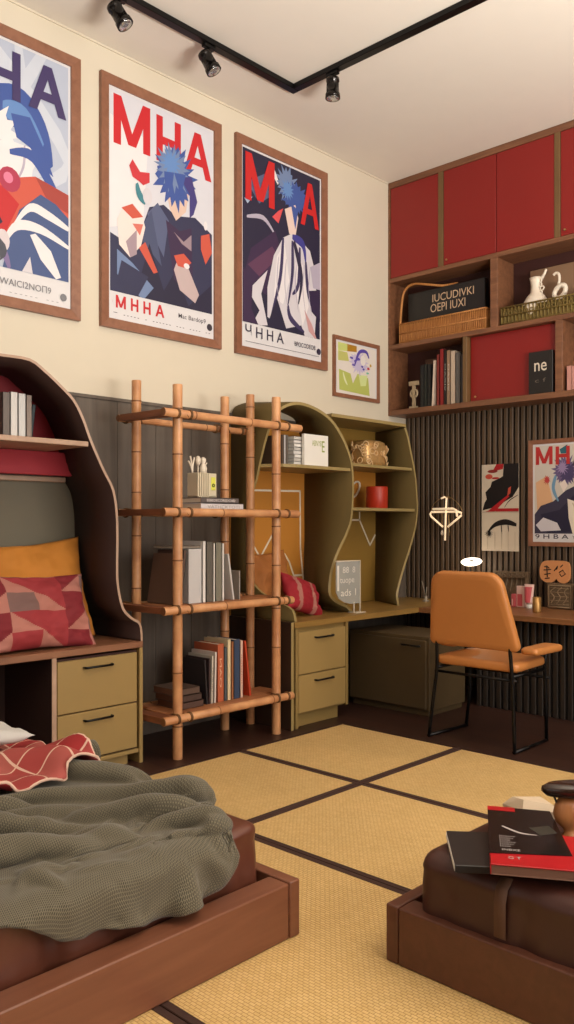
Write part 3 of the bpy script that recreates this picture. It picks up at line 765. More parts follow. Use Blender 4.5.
# jug (white, slender neck, tilted spout)
r = thing('ceramic_jug', 'white ceramic jug with frilled neck standing above the green tray', 'jug', (1.33, 6.06, 2.925))
m = MB(); c = (1.33, 6.06, 2.925)
m.lathe([(.05, 0), (.085, .03), (.10, .09), (.098, .14), (.07, .19), (.042, .22), (.036, .27), (.044, .31), (.05, .335), (.040, .335), (.03, .29)], c, 24, cap=True)
m.build('jug_body', 'ceramic', r)
m = MB(); m.tube(smooth_curve([(1.36, 6.06, 3.23), (1.40, 6.05, 3.27), (1.42, 6.05, 3.31)]), [.012]*4+[.010]*4+[.006], 8).build('spout', 'ceramic', r)
m = MB()
for k in range(7): m.torus((1.375+.012*math.sin(k*2), 6.045, 3.05+k*.03), .016, .006, (0, 1, 0), 8, 5)
m.build('frill', 'ceramic', r)
r = thing('swan_figurine', 'small white ring-shaped figurine with a long neck, right of the white jug', 'figurine', (1.53, 6.06, 2.925))
m = MB(); m.lathe([(.06, 0), (.06, .12), (.03, .14), (.03, .15)], (1.53, 6.06, 2.925), 18).torus((1.53, 6.05, 3.115), .045, .02, (0, 1, .15), 20, 8, 0, (1.2, .8))
m.build('ring_body', 'ceramic', r)
m = MB(); m.tube(smooth_curve([(1.51, 6.05, 3.13), (1.525, 6.05, 3.2), (1.52, 6.05, 3.25), (1.495, 6.05, 3.262), (1.478, 6.05, 3.25)]), .011, 8).build('neck', 'ceramic', r)
# -- cell C books (axis x: spine faces -y)
bz = 2.346; G = 'books in the lower left cabinet cell'
m = MB().box(.235, .66, 6.165, 6.198, bz, 2.79, 0, .002)
solo('back_card', m, [pal((96, 66, 50))], 'brown board leaning behind the books in the lower cabinet cell', 'board', (.45, 6.18, bz))
r = thing('letter_ornament', 'cream monogram ornament standing left of the black books in the cabinet', 'ornament', (.24, 6.0, bz))
m = MB(); fo = lambda u, v, d: (.19+u*.8, 6.0-d, bz+v)
m.prism([(0, .20), (.12, .20), (.12, .235), (0, .235)], fo, 0, .02).prism([(.045, 0), (.075, 0), (.075, .2), (.045, .2)], fo, 0, .02).prism([(.015, 0), (.105, 0), (.105, .02), (.015, .02)], fo, .0, .03)
m.torus((.238, 5.99, bz+.13), .034, .010, (0, 1, 0), 18, 6); m.build('monogram', pal((160, 140, 112)), r)
xs = [(.305, .345, .36, (24, 24, 24), 'black book, first of the row in the cabinet cell', 0), (.347, .375, .365, (30, 34, 30), 'black-green book, second of the row in the cabinet cell', 0), (.377, .412, .36, (22, 20, 20), 'third black book of the row, just left of the white one', 0),
      (.418, .445, .385, (214, 196, 180), 'tilted white book in the lower cabinet cell', .05), (.470, .498, .43, (124, 40, 34), 'faded red slim book beside the tilted white book in the cabinet', .0), (.502, .540, .47, (136, 24, 28), 'tall dark red book in the lower cabinet cell', .0),
      (.543, .565, .46, (30, 22, 22), 'black book with speckled spine right of the tall red one', 0), (.568, .605, .45, (148, 120, 96), 'beige book right of the black speckled spine', 0), (.607, .652, .44, (198, 178, 158), 'thick off-white book near the end of the cabinet row', 0),
      (.654, .70, .42, (96, 92, 90), 'grey book near the red cabinet door', 0), (.702, .735, .40, (48, 46, 54), 'dark slate book, last of the row by the upright', 0)]
for a, b, h, c, lb, ln in xs:
    book(a, b, -6.16, -5.985, bz, h, c, lb, lean=ln, group=G, axis='x0') if False else None
    t = b-a
    o = book(a, b, 5.985, 6.16, bz, h, c, lb, lean=ln, group=G, axis='x', txt=(('VIXAO', (214, 206, 196)) if 'speckled' in lb else None))
# black box with white letters
r = thing('black_box', 'small black box with pale lettering in front of the lower red door', 'box', (1.425, 5.965, 2.345))
MB().box(1.327, 1.522, 5.945, 5.985, 2.3455, 2.665, 0, .003).build('box_body', pal((26, 22, 20), .5), r)
m = MB(); put_text(m, 'ne', lambda u, v, d: (u, 5.945-d, v), 1.375, 2.515, 1.475, 2.58, .0008, 0, .03); put_text(m, 'c f', lambda u, v, d: (u, 5.945-d, v), 1.38, 2.43, 1.47, 2.46, .0008, 1, 0)
m.build('lettering', [pal((216, 204, 186)), pal((110, 98, 86))], r, fixn=False)
for k, (a, b, h, c, lb) in enumerate([(1.625, 1.665, .18, (196, 140, 128), 'pale pink book at the right picture edge, low in the wall cabinet')]):
    book(a, b, 5.96, 6.14, bz, h, c, lb, axis='x')

# ------------------------------------------------------------------ left storage bench unit
r = thing('alcove_bench', 'brown alcove bench with arched hood, red back and khaki drawers', 'bench', (.02, 2.05, 0))
half = [(2.06, 2.20), (2.21, 2.198), (2.30, 2.15), (2.39, 2.085), (2.473, 2.014), (2.53, 1.92), (2.578, 1.809), (2.655, 1.66), (2.72, 1.55), (2.745, 1.42), (2.75, 1.27), (2.748, 1.12), (2.753, 1.017), (2.785, .89), (2.841, .832), (2.895, .80), (2.912, .75), (2.915, .69)]
fr = [(.53, y, z) for y, z in half]
bk = [(.024, y+(.11 if z > 1.75 else .05)*(1 if y > 2.1 else 0), z) for y, z in half]
bk = [(x, min(y, 2.905), z) for x, y, z in bk]
mir = lambda L: [(x, 4.1-y, z) for x, y, z in L[::-1][:-1]]
F = smooth_curve(mir(fr)+fr, 3); B = smooth_curve(mir(bk)+bk, 3)
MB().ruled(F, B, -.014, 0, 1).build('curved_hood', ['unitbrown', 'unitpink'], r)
MB().box(.024, .525, 1.53, 2.56, 1.772, 1.80, 0, .003).build('shelf', 'unitpink', r)
# back: red arch above, grey green below
arch = [(y, z) for _, y, z in B if z > 1.63]
MB().prism([(a, b-.012) for a, b in arch], lambda u, v, d: (.024+d, u, v), 0, .012).build('back_panel', 'unitred', r)
MB().box(.024, .032, 1.32, 2.80, .69, 1.63).build('back_panel', 'unitgrey', r)
MB().box(.024, .075, 1.42, 2.70, 1.60, 1.63, 0, .004).build('light_rail', 'unitpink', r)
MB().obox(Matrix.Translation((.13, 2.05, 1.70)) @ Matrix.Rotation(-.25, 4, 'Y'), (.018, 1.28, .14), 0, .003).build('valance', 'unitredlit', r)
MB().box(.022, .535, 1.19, 2.915, .655, .69, 0, .003).build('bench_top', 'unittop', r)
MB().box(.022, .53, 2.893, 2.917, 0, .655, 0, .002).build('side_panel', 'drawer', r)
MB().box(.022, .53, 1.185, 1.21, 0, .655, 0, .002).build('side_panel', 'drawer', r)
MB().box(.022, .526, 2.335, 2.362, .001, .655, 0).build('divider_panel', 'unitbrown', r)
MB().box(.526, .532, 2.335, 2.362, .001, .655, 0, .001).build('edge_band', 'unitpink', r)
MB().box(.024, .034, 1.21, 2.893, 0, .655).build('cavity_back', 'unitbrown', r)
m = MB().box(.05, .49, 2.37, 2.84, 0, .08, 0, .002); m.build('plinth', 'drawer', r)
MB().box(.05, .505, 2.362, 2.89, .08, .64).build('drawer_carcass', 'cabback', r)
MB().box(.05, .528, 2.362, 2.888, .062, .084, 0, .002).build('bottom_rail', 'drawer', r)
def handle(parent, off, fnp, L=.16):
    m = MB(); a, b = -L/2, L/2
    m.tube([fnp(a, 0, 0), fnp(a, 0, .018), fnp(a+.008, 0, .026), fnp(b-.008, 0, .026), fnp(b, 0, .018), fnp(b, 0, 0)], .0065, 8)
    o = m.build('handle', 'black', None, off); o.parent = parent
for z0, z1 in ((.094, .346), (.353, .630)):
    d = MB().box(.505, .530, 2.368, 2.876, z0, z1, 0, .003).build('drawer', 'drawer', r)
    handle(d, r['_o'], lambda u, v, q, z1=z1: (.53+q, 2.615+u, z1-.045+v), .175)
for z0, z1 in ((.094, .346), (.353, .630)): pass
G = 'files on the alcove shelf'
for a, b, h, c, lb in ((2.150, 2.192, .24, (98, 88, 82), 'dark grey file at the left picture edge on the alcove shelf'), (2.194, 2.236, .245, (206, 202, 198), 'white file, second on the alcove shelf'),
                       (2.238, 2.282, .242, (198, 196, 194), 'white file beside the pale brown one on the alcove shelf'), (2.284, 2.318, .238, (132, 116, 106), 'taupe file at the right end of the alcove shelf row')):
    book(a, b, .14, .36, 1.80, h, c, lb, group=G, name='file_binder', cat='file')
for k in range(2):
    pass
book(2.33, 2.352, .12, .30, 1.80, .20, (34, 48, 54), 'dark teal slim file leaning behind the taupe one', group=G, name='file_binder', cat='file', lean=.12)

# ------------------------------------------------------------------ cushions
def pillow(c, right, up, w, h, t, mats, matfn=None, seed=0, seams=True, n=44, wr=.010):
    right = Vector(right).normalized(); up = Vector(up).normalized(); nor = right.cross(up).normalized(); c = Vector(c)
    m = MB()
    def P(side):
        def f(a, b):
            u, v = 2*a-1, 2*b-1
            pinch = 1-.10*(1-abs(v)**1.6)*(abs(u)**3)
            pinv = 1-.10*(1-abs(u)**1.6)*(abs(v)**3)
            th = t/2*((max(0, 1-abs(u)**2.2))*(max(0, 1-abs(v)**2.2)))**.55
            q = right*(u*w/2*pinch)+up*(v*h/2*pinv)
            wn = noise.noise(Vector((u*2.2+seed, v*2.2, side*3)))*wr*2+noise.noise(Vector((u*6+seed, v*6, side*5)))*wr*.6
            k = min(1, th/(t*.12))
            return c+q+nor*(side*th+wn*k*side)
        return f
    m.grid(P(1), n, n, matfn=matfn); m.grid(P(-1), n, n, matfn=matfn)
    bmesh.ops.remove_doubles(m.bm, verts=m.bm.verts, dist=.0004)
    return m
def seam(m, pts, r=.004): m.tube(pts, r, 6)
# mustard cushion behind
m = pillow((.21, 2.40, .975), (-.05, 1, .06), (-.32, 0, 1), .74, .60, .17, ['cushmust'], seed=1, wr=.016)
solo('cushion', m, ['cushmust'], 'mustard yellow cushion behind the patchwork one in the alcove', 'cushion', (.2, 2.4, .69), None)
def patch(a, b):
    u, v = a*4+.2, b*4+.1
    i, j = int(u), int(v); fu, fv = u-i, v-j
    k = (i*7+j*3) % 6
    if k == 0: return 1 if fu > fv else 0
    if k == 1: return 3 if i+j > 2 else 2
    if k == 2: return 2 if fu+fv > 1 else 1
    if k == 3: return 0
    if k == 4: return 1 if fu+fv < 1 else 2
    return 2
m = pillow((.37, 2.34, .885), (-.02, 1, -.03), (-.42, 0.02, 1), .66, .43, .16, None, patch, seed=4, n=64, wr=.014)
solo('cushion', m, ['cushred', 'cushpink', 'cushcoral', 'cushgrey'], 'red cushion with pink and grey triangle patchwork on the alcove bench', 'cushion', (.37, 2.39, .69))

# ------------------------------------------------------------------ olive wall unit over the desk
r = thing('curved_wall_unit', 'olive curved shelving unit with two bays standing on the desk', 'shelf unit', (.02, 4.8, .71))
FL = [(.652, 4.05, .712), (.625, 4.05, .79), (.50, 4.05, .835), (.34, 4.05, .89), (.22, 4.05, 1.0), (.19, 4.05, 1.25), (.22, 4.05, 1.5), (.285, 4.05, 1.66), (.325, 4.05, 1.79), (.387, 4.05, 1.96), (.44, 4.055, 2.07), (.48, 4.09, 2.14), (.5, 4.17, 2.18), (.5, 4.27, 2.196), (.5, 4.401, 2.182), (.5, 4.53, 2.145),
      (.5, 4.638, 2.085), (.5, 4.75, 1.97), (.5, 4.83, 1.83), (.5, 4.854, 1.68), (.5, 4.85, 1.53), (.5, 4.831, 1.387), (.5, 4.77, 1.27), (.5, 4.694, 1.169), (.5, 4.63, 1.06), (.5, 4.600, .96), (.5, 4.594, .87), (.5, 4.63, .825), (.5, 4.70, .79), (.5, 4.78, .76), (.5, 4.84, .712)]
def bky(i, p):
    x, y, z = p
    if i < 12: return (.024, y+.01*(z > 2.0), z+(.05 if i > 9 else 0))
    if i < 15: return (.024, y+.10*(i-11)/3, z+.05)
    return (.024, 4.84 if z < 1.9 else 4.84-(z-1.9)*.5, z+.04*(z > 1.9))
BL = [bky(i, p) for i, p in enumerate(FL)]
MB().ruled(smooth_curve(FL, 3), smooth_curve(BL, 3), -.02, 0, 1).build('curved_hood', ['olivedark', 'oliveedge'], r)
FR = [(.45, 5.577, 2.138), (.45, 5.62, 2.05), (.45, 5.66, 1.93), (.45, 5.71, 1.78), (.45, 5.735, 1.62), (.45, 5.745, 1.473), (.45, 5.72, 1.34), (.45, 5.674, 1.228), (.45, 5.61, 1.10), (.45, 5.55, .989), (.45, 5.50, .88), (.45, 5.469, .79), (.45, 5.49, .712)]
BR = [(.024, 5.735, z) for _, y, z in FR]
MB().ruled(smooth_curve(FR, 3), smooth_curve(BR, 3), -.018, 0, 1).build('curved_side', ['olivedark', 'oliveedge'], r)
m = MB(); top = [(.024, 4.80), (.45, 4.66), (.45, 5.58), (.024, 5.735)]
m.prism(top, lambda u, v, d: (u, v, 2.138+d), 0, .024); m.build('top_board', 'oliveedge', r)
def shelf(y0f, y1f, y0b, y1b, xf, z):
    MB().prism([(.034, y0b), (xf, y0f), (xf, y1f), (.034, y1b)], lambda u, v, d: (u, v, z+d), -.022, 0).build('shelf', 'oliveedge', r)
MB().prism([(.034, 4.06), (.30, 4.06), (.46, 4.14), (.488, 4.25), (.488, 4.835), (.034, 4.83)], lambda u, v, d: (u, v, 1.768+d), -.022, 0).build('shelf', 'oliveedge', r)
shelf(4.87, 5.70, 4.87, 5.72, .43, 1.815)
shelf(4.86, 5.735, 4.87, 5.725, .43, 1.482)
# back panels
P = [(4.045, .712), (4.045, 2.0)] + [(4.42+.375*math.cos(t), 2.0+.16*math.sin(t)) for t in [PI-PI*k/10 for k in range(11)]] + [(4.825, 2.0), (4.825, .712)]
MB().prism(P, lambda u, v, d: (.024+d, u, v), 0, .010).build('back_panel', 'mustard', r)
MB().box(.024, .034, 4.865, 5.725, .712, 1.46).build('back_panel', 'mustolive', r)
MB().box(.024, .034, 4.865, 5.725, 1.482, 1.793).build('back_panel', 'mustard', r)
MB().box(.024, .034, 4.865, 5.725, 1.815, 2.138).build('back_panel', 'mustolive', r)
def line(pts, w=.007):
    m = MB(); pts = [Vector((.0345, y, z)) for y, z in pts]
    for a, b in zip(pts, pts[1:]):
        d = (b-a); q = Vector((0, -d.z, d.y)).normalized()*w
        e = d.normalized()*w*.6
        p = [a-e+q, b+e+q, b+e-q, a-e-q]
        A = [m.bm.verts.new(x) for x in p]; Bv = [m.bm.verts.new(x+Vector((.002, 0, 0))) for x in p]
        m.bm.faces.new(Bv); m.bm.faces.new(A[::-1])
        for i in range(4): m.bm.faces.new((A[i], A[(i+1) % 4], Bv[(i+1) % 4], Bv[i]))
    m.build('painted_line', 'whiteline', r)
line([(4.1, 1.60), (4.77, 1.61), (4.775, 1.16), (4.80, .98), (4.82, .86)]); line([(4.14, 1.44), (4.28, 1.19), (4.34, 1.11), (4.47, 1.28)]); line([(4.60, 1.13), (4.65, 1.07), (4.70, .965), (4.80, .965)])
line([(5.25, 1.39), (5.50, 1.392), (5.50, 1.47)]); line([(5.50, 1.39), (5.64, 1.18), (5.71, 1.265)])
m = MB(); m.torus((.045, 5.42, 1.64), .075, .010, (1, 0, 0), 20, 6, 0, (1.15, .6)); m.build('loop_handle', 'whiteline', r)

# items in the olive unit
G = 'items on the upper shelf of the left olive bay'
for k, (a, b, c, lb) in enumerate([(4.185, 4.21, (84, 66, 52), 'brown slim book at the left end of the upper olive shelf'), (4.212, 4.23, (196, 190, 188), 'white slim book beside the brown one on the upper olive shelf'),
                                   (4.233, 4.257, (104, 96, 86), 'grey book next to the paper stack on the olive shelf')]):
    book(a, b, .2, .40, 1.768, .205, c, lb, group='slim books on the upper olive shelf')
zz = 1.769
for k in range(8):
    t = .024
    flatbook(.29, 4.435+.004*(k % 3), zz, .26, .29+.006*(k % 2), t, ((206, 202, 198), (186, 182, 176), (220, 216, 210))[k % 3],
             'white folded magazine, number %s from the bottom of the stack in the olive bay' % ('one', 'two', 'three', 'four', 'five', 'six', 'seven', 'eight')[k], group='stack of white magazines in the olive bay', name='magazine', cat='magazine', pages='white')
    zz += t+.0012
r = thing('paper_box', 'small white packet with green print standing before the magazine stack', 'packet', (.45, 4.49, 1.768))
MB().box(.43, .456, 4.36, 4.615, 1.769, 1.99, 0, .002).build('packet_body', 'white', r)
m = MB(); put_text(m, 'ABNY8', lambda u, v, d: (.456+d, u, v), 4.44, 1.91, 4.54, 1.95, .0006, 0, .02); put_text(m, 'E', lambda u, v, d: (.456+d, u, v), 4.545, 1.87, 4.575, 1.95, .0006, 0, .03)
m.build('print', [pal((136, 150, 60))], r, fixn=False)
# woven wire basket
r = thing('wire_basket', 'rounded gold woven basket on the top right olive shelf', 'basket', (.27, 5.3, 1.815))
m = MB(); rb = random.Random(5)
def sq(t, w, h, e=.55): 
    c, s = math.cos(t), math.sin(t); return (math.copysign(abs(c)**e, c)*w, math.copysign(abs(s)**e, s)*h)
m.rings([[(.27+x*.95*k, 5.33+y*k, 1.816+zz2) for x, y in [sq(2*PI*i/20, .10, .150) for i in range(20)]] for k, zz2 in ((.85, 0), (.97, .03), (1, .09), (.98, .15), (.88, .19), (.6, .205))])
for i in range(46):
    t = rb.random()*2*PI; x, y = sq(t, .103, .154); z = 1.83+rb.random()*.16
    m.torus((.27+x*.95, 5.33+y, z), rb.uniform(.014, .026), .004, (x*2+rb.uniform(-.05, .05), y, rb.uniform(-.1, .1)), 9, 4, 1)
m.build('basket_body', ['goldwire', pal((226, 190, 140), .3)], r)
# red candle
r = thing('pillar_candle', 'thick red cylinder candle on the middle olive shelf', 'candle', (.27, 5.45, 1.482))
m = MB(); m.lathe([(.085, 0), (.088, .004), (.088, .168), (.084, .176), (.07, .174), (.0, .168)], (.27, 5.43, 1.483), 32, cap=False); m.build('wax', 'candle', r)
MB().tube([(.27, 5.43, 1.64), (.272, 5.43, 1.67)], .003, 6).build('wick', 'wick', r)
# cushions in bay
m = pillow((.18, 4.295, .94), (-.02, 1, .04), (-.3, 0, 1), .43, .46, .15, None, seed=8, wr=.016)
solo('cushion', m, [plain('ochre cushion', (160, 98, 44), .8, var=.15, bump=.2)], 'mustard cushion against the orange back of the olive bay', 'cushion', (.2, 4.2, .71))
def stripe(a, b): return 1 if (.20 < a-.15*(b-.5)**2 < .31 or .60 < a-.15*(b-.5)**2 < .70) else 0
m = pillow((.40, 4.39, .852), (-.1, 1, -.28), (-.55, .25, 1), .42, .28, .14, None, stripe, seed=9, wr=.010)
solo('cushion', m, [plain('crimson cushion', (150, 22, 36), .8, bump=.2), 'cushpink'], 'dark red cushion with pale pink stripes in the olive bay', 'cushion', (.36, 4.37, .71))

# ------------------------------------------------------------------ desk tops and cabinets
DZ = .71
m = MB().prism([(.022, 4.045), (.66, 4.045), (.66, 6.185), (.022, 6.185)], lambda u, v, d: (u, v, DZ-.038+d), 0, .0375)
solo('worktop', m, ['deskolive'], 'olive worktop along the left wall carrying the curved unit', 'worktop', (.3, 5.1, DZ-.038))
m = MB().box(.6605, 3.2, 5.45, 6.185, DZ-.04, DZ-.0005, 0, .003)
solo('worktop', m, ['deskwood'], 'brown wooden worktop in front of the slatted wall', 'worktop', (1.9, 5.8, DZ-.04))
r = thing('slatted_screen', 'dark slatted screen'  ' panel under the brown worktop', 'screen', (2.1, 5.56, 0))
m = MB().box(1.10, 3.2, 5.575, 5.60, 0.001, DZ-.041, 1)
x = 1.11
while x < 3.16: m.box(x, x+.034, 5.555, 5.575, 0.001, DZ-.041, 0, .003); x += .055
m.build('slat_panel', ['slatshade', 'slatback'], r)
MB().box(3.16, 3.2, 5.60, 6.17, 0.001, DZ-.041).build('end_panel', 'slat', r)
r = thing('drawer_cabinet', 'khaki two-drawer cabinet under the olive worktop beside the bamboo shelf', 'cabinet', (.35, 4.3, 0))
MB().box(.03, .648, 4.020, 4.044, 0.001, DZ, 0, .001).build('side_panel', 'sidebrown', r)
MB().box(.6482, .651, 4.020, 4.044, 0.001, DZ, 0, .002).build('edge_band', 'oliveedge', r)
MB().box(.03, .60, 4.075, 4.55, 0.001, .09, 0, .002).build('plinth', 'olive', r)
MB().box(.03, .632, 4.053, 4.60, .09, DZ-.039, 0, .002).build('cabinet_body', 'olive', r)
MB().box(.6325, .655, 4.060, 4.085, .005, DZ-.04, 0, .002).build('front_stile', 'olive', r)
MB().box(.6325, .655, 4.575, 4.60, .09, DZ-.04, 0, .002).build('front_stile', 'olive', r)
for z0, z1 in ((.105, .352), (.360, .640)):
    d = MB().box(.632, .655, 4.089, 4.571, z0, z1, 0, .003).build('drawer', 'drawer', r)
    handle(d, r['_o'], lambda u, v, q, z1=z1: (.655+q, 4.335+u, z1-.045+v), .175)
r = thing('low_cabinet', 'dark olive cabinet with one handle standing under the desk corner', 'cabinet', (.72, 5.2, 0))
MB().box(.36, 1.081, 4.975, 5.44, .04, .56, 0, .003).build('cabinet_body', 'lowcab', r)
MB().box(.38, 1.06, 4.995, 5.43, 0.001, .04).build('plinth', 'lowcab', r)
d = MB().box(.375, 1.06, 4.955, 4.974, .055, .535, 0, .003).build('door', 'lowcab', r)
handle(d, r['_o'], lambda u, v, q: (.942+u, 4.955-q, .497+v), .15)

# glass sign
r = thing('glass_sign', 'small clear glass sign with white lettering and metal stand on the olive worktop', 'sign', (.57, 4.70, DZ))
m, nt, b = newmat('sign glass'); b.inputs['Base Color'].default_value = srgb((190, 196, 196)); b.inputs['Roughness'].default_value = .08
b.inputs['Alpha'].default_value = .45; M['signglass'] = m
fn = lambda u, v, d: (.56+d, 4.575+u, .78+v)
P = [(.27, 0), (.27, .31), (0, .31), (0, .09), (.03, .045), (.09, .015), (.16, 0)]
MB().prism(P, fn, 0, .006).build('glass_plate', 'signglass', r)
m = MB(); m.tube([fn(.0, .31, .003), fn(.27, .31, .003), fn(.27, 0, .003), fn(.27, -.065, .003)], .006, 8); m.tube([fn(.2, .01, .003), fn(.2, -.065, .003)], .006, 8)
m.box(.52, .60, 4.76, 4.87, DZ+.0005, DZ+.008, 0, .002)
m.build('metal_stand', pal((206, 196, 178), .3), r)
m = MB(); put_text(m, '88', fn, .07, .225, .14, .27, .0066, 0, .01); put_text(m, '8', fn, .18, .225, .21, .27, .0066, 0, .01); put_text(m, 'tuope', fn, .04, .14, .2, .19, .0066, 0, .02); put_text(m, 'ads 1', fn, .05, .06, .22, .11, .0066, 0, .015)
m.prism([(.01, .1), (.03, .1), (.03, .28), (.01, .28)], fn, .0062, .0066)
m.build('lettering', 'white', r, fixn=False)

# ------------------------------------------------------------------ bamboo shelf
BR_ = .029
r = thing('bamboo_shelf', 'open bamboo pole shelf with four tiers against the dark panelling', 'shelf', (.45, 3.5, 0))
rb = random.Random(11)
def cane(p0, p1, rad, name, seg=.30, bow=0):
    p0, p1 = Vector(p0), Vector(p1); L = (p1-p0).length; d = (p1-p0)/L
    pts, rs = [], []; t = 0; nodes = []
    t = rb.uniform(.1, seg)
    nodes = []
    while t < L-.05: nodes.append(t); t += seg*rb.uniform(.8, 1.2)
    st = [(0, rad*.97), (.004, rad)]
    for q in nodes: st += [(q-.012, rad*.985), (q-.004, rad*1.07), (q, rad*.97), (q+.004, rad*1.06), (q+.012, rad*.985)]
    st += [(L-.004, rad), (L, rad*.96)]
    side = Vector((0, 0, 1)).cross(d)
    m = MB()
    m.tube([p0+d*a+Vector((0, 0, 0)) for a, _ in st], [b for _, b in st], 16)
    for f in m.bm.faces:
        c = (f.calc_center_median()-p0).dot(d)
        if any(abs(c-q) < .003 for q in nodes): f.material_index = 1
        if c < .0005 or c > L-.0005: f.material_index = 1
    m.build(name, ['bamboo', 'node'], r)
POL = [(.625, 3.091, 2.16), (.625, 3.905, 2.175), (.30, 3.04, 2.215), (.30, 3.752, 2.195), (.30, 3.985, 2.235)]
for x, y, z in POL: cane((x, y, 0.001), (x, y, z), BR_, 'pole')
XF = .677; XB = .30-BR_-.016
LV = [1.985, 1.423, .865, .245]
for i, z in enumerate(LV):
    cane((XF, 2.945, z), (XF, (4.076, 4.055, 4.0, 4.0)[i], z-.002), .0245, 'front_rail', .5)
    cane((XB, 2.94, z-.0), (XB, 4.015, z), .021, 'back_rail', .5)
    m = MB(); P = [(XF-.024, 2.95), (XF-.024, 3.045), (XB+.024, 3.0), (XB+.024, 2.935)]
    m.prism(P, lambda u, v, d: (u, v, z+d), -.018, .018); m.build('end_board', 'endboard', r)
    if i > 0:
        m = MB()
        for k in range(4):
            a = XB+.026+k*(XF-XB-.052)/4; b = a+(XF-XB-.052)/4-.004
            y0_, y1_ = 3.0, 4.13
            # planks cut around the poles by staying between them
            m.box(a, b, (3.135 if k == 3 else (3.08 if k == 0 else 3.05)), (3.86 if k == 3 else (3.715 if k == 0 else 4.005)), z+.0, z+.016, 0, .002)
        m.build('shelf_plank', 'bamplank', r)
        m2 = MB(); 
    for x, y, _ in POL:
        xr = XF if x > .5 else XB
        m = MB()
        for dy in (-1, 1):
            m.torus(((xr), y+dy*(BR_+.012), z), .0265, .0045, (0, 1, .0), 14, 6)
            m.torus(((xr), y+dy*(BR_+.021), z), .0262, .004, (0, 1, .0), 14, 6)
        m.torus((x+(xr-x)*.5, y, z), .052, .004, (0, .55, 1), 18, 6, 0, (1, .8))
        m.build('lashing', 'rope', r)

# things on tier 2
z2 = LV[1]+.0165
flatbook(.47, 3.49, z2, .20, .35, .042, (206, 202, 204), 'white thick book lying at the bottom of the pair on the second bamboo tier', group='books lying on the second tier', txt=('VATHCKTOTI', (150, 146, 144)))
flatbook(.47, 3.475, z2+.0435, .19, .31, .034, (92, 84, 82), 'grey book with white spine text lying on top of the white book', group='books lying on the second tier', txt=('EEBEDECOREDCHD', (222, 216, 212)))
zb = z2+.0435+.0352
r = thing('letter_holder', 'cream slatted holder with a yellow-green label standing on the lying books', 'holder', (.48, 3.38, zb))
m = MB()
for k in range(5): m.box(.43, .53, 3.325+k*.017, 3.337+k*.017, zb+.001, zb+.15, 0, .002)
m.box(.43, .53, 3.41, 3.475, zb+.001, zb+.148, 0, .002).box(.43, .53, 3.325, 3.475, zb+.001, zb+.008, 0)
m.build('holder_body', 'cream', r)
MB().box(.5303, .532, 3.43, 3.465, zb+.045, zb+.125, 0, .0005).build('label_card', 'sticker', r)
m = MB(); m.torus((.5325, 3.448, zb+.075), .008, .004, (1, 0, 0), 12, 5); m.build('label_mark', pal((70, 80, 30)), r)
G = 'white coral ornaments in the holder'
for k, (y, hh, lb) in enumerate(((3.285, .105, 'forked white coral sprig at the left of the cream holder'), (3.345, .10, 'white bud-shaped sprig in the middle of the cream holder'), (3.40, .095, 'stout white figure-like ornament at the right of the cream holder'))):
    m = MB(); b0 = zb+.151; x = .47
    y2 = 3.332+(y-3.285)*.75
    if k == 0:
        for dy, dz in ((-.02, .10), (.012, .095), (-.034, .07)): m.tube(smooth_curve([(x, y2, b0), (x, y2+dy*.3, b0+dz*.5), (x+.004, y2+dy, b0+dz)]), .0055, 6)
    elif k == 1:
        m.tube([(x, y2, b0), (x, y2, b0+.05)], .004, 6); m.lathe([(.003, .04), (.016, .06), (.018, .08), (.012, .10), (.002, .105)], (x, y2, b0), 12)
    else:
        m.lathe([(.022, 0), (.024, .03), (.018, .05), (.010, .058), (.018, .075), (.017, .09), (.004, .10)], (x, y2, b0), 14); m.tube([(x, y2+.012, b0+.045), (x, y2+.03, b0+.065)], .005, 6)
    solo('coral_ornament', m, ['ceramic'], lb, 'ornament', (x, y2, b0), G)

# tier 3 books
z3 = LV[2]+.0165; G = 'books on the third bamboo tier'
def bk3(y0, y1, h, c, lb, lean=0, d=.24, z=z3, g=G, x1=.56, pages='white', txt=None): return book(y0, y1, x1-d, x1, z, h, c, lb, lean=lean, group=g, pages=pages, txt=txt)
bk3(3.102, 3.118, .30, (108, 82, 68), 'brown album leaning at the left end of the third bamboo tier', .17, .24)
bk3(3.150, 3.172, .32, (92, 70, 60), 'second brown album leaning on the box file of the third tier', .13, .25)
bk3(3.225, 3.33, .325, (196, 194, 194), 'bulky pale grey box file on the third bamboo tier', 0, .26, txt=None)
bk3(3.336, 3.362, .37, (226, 222, 218), 'tall white book beside the pale box file on the third tier', 0)
bk3(3.366, 3.42, .365, (96, 90, 82), 'dark taupe book in the middle of the third tier', 0)
bk3(3.423, 3.437, .355, (216, 210, 202), 'thin white book between taupe and grey-green ones', 0)
bk3(3.441, 3.492, .36, (122, 118, 104), 'grey-green book on the third bamboo tier', 0)
bk3(3.495, 3.512, .355, (222, 218, 212), 'thin white book right of the grey-green one', 0)
bk3(3.585, 3.60, .29, (206, 202, 198), 'white slim book leaning at the right end of the third tier', -.16)
bk3(3.635, 3.648, .18, (150, 140, 130), 'small booklet with printed spine at the far right of the third tier', 0, txt=('OCOCOC', (230, 226, 220)))
flatbook(.42, 3.26, z3+.3265, .24, .20, .016, (138, 126, 114), 'taupe folder lying on the pale box file, third tier', group=G)
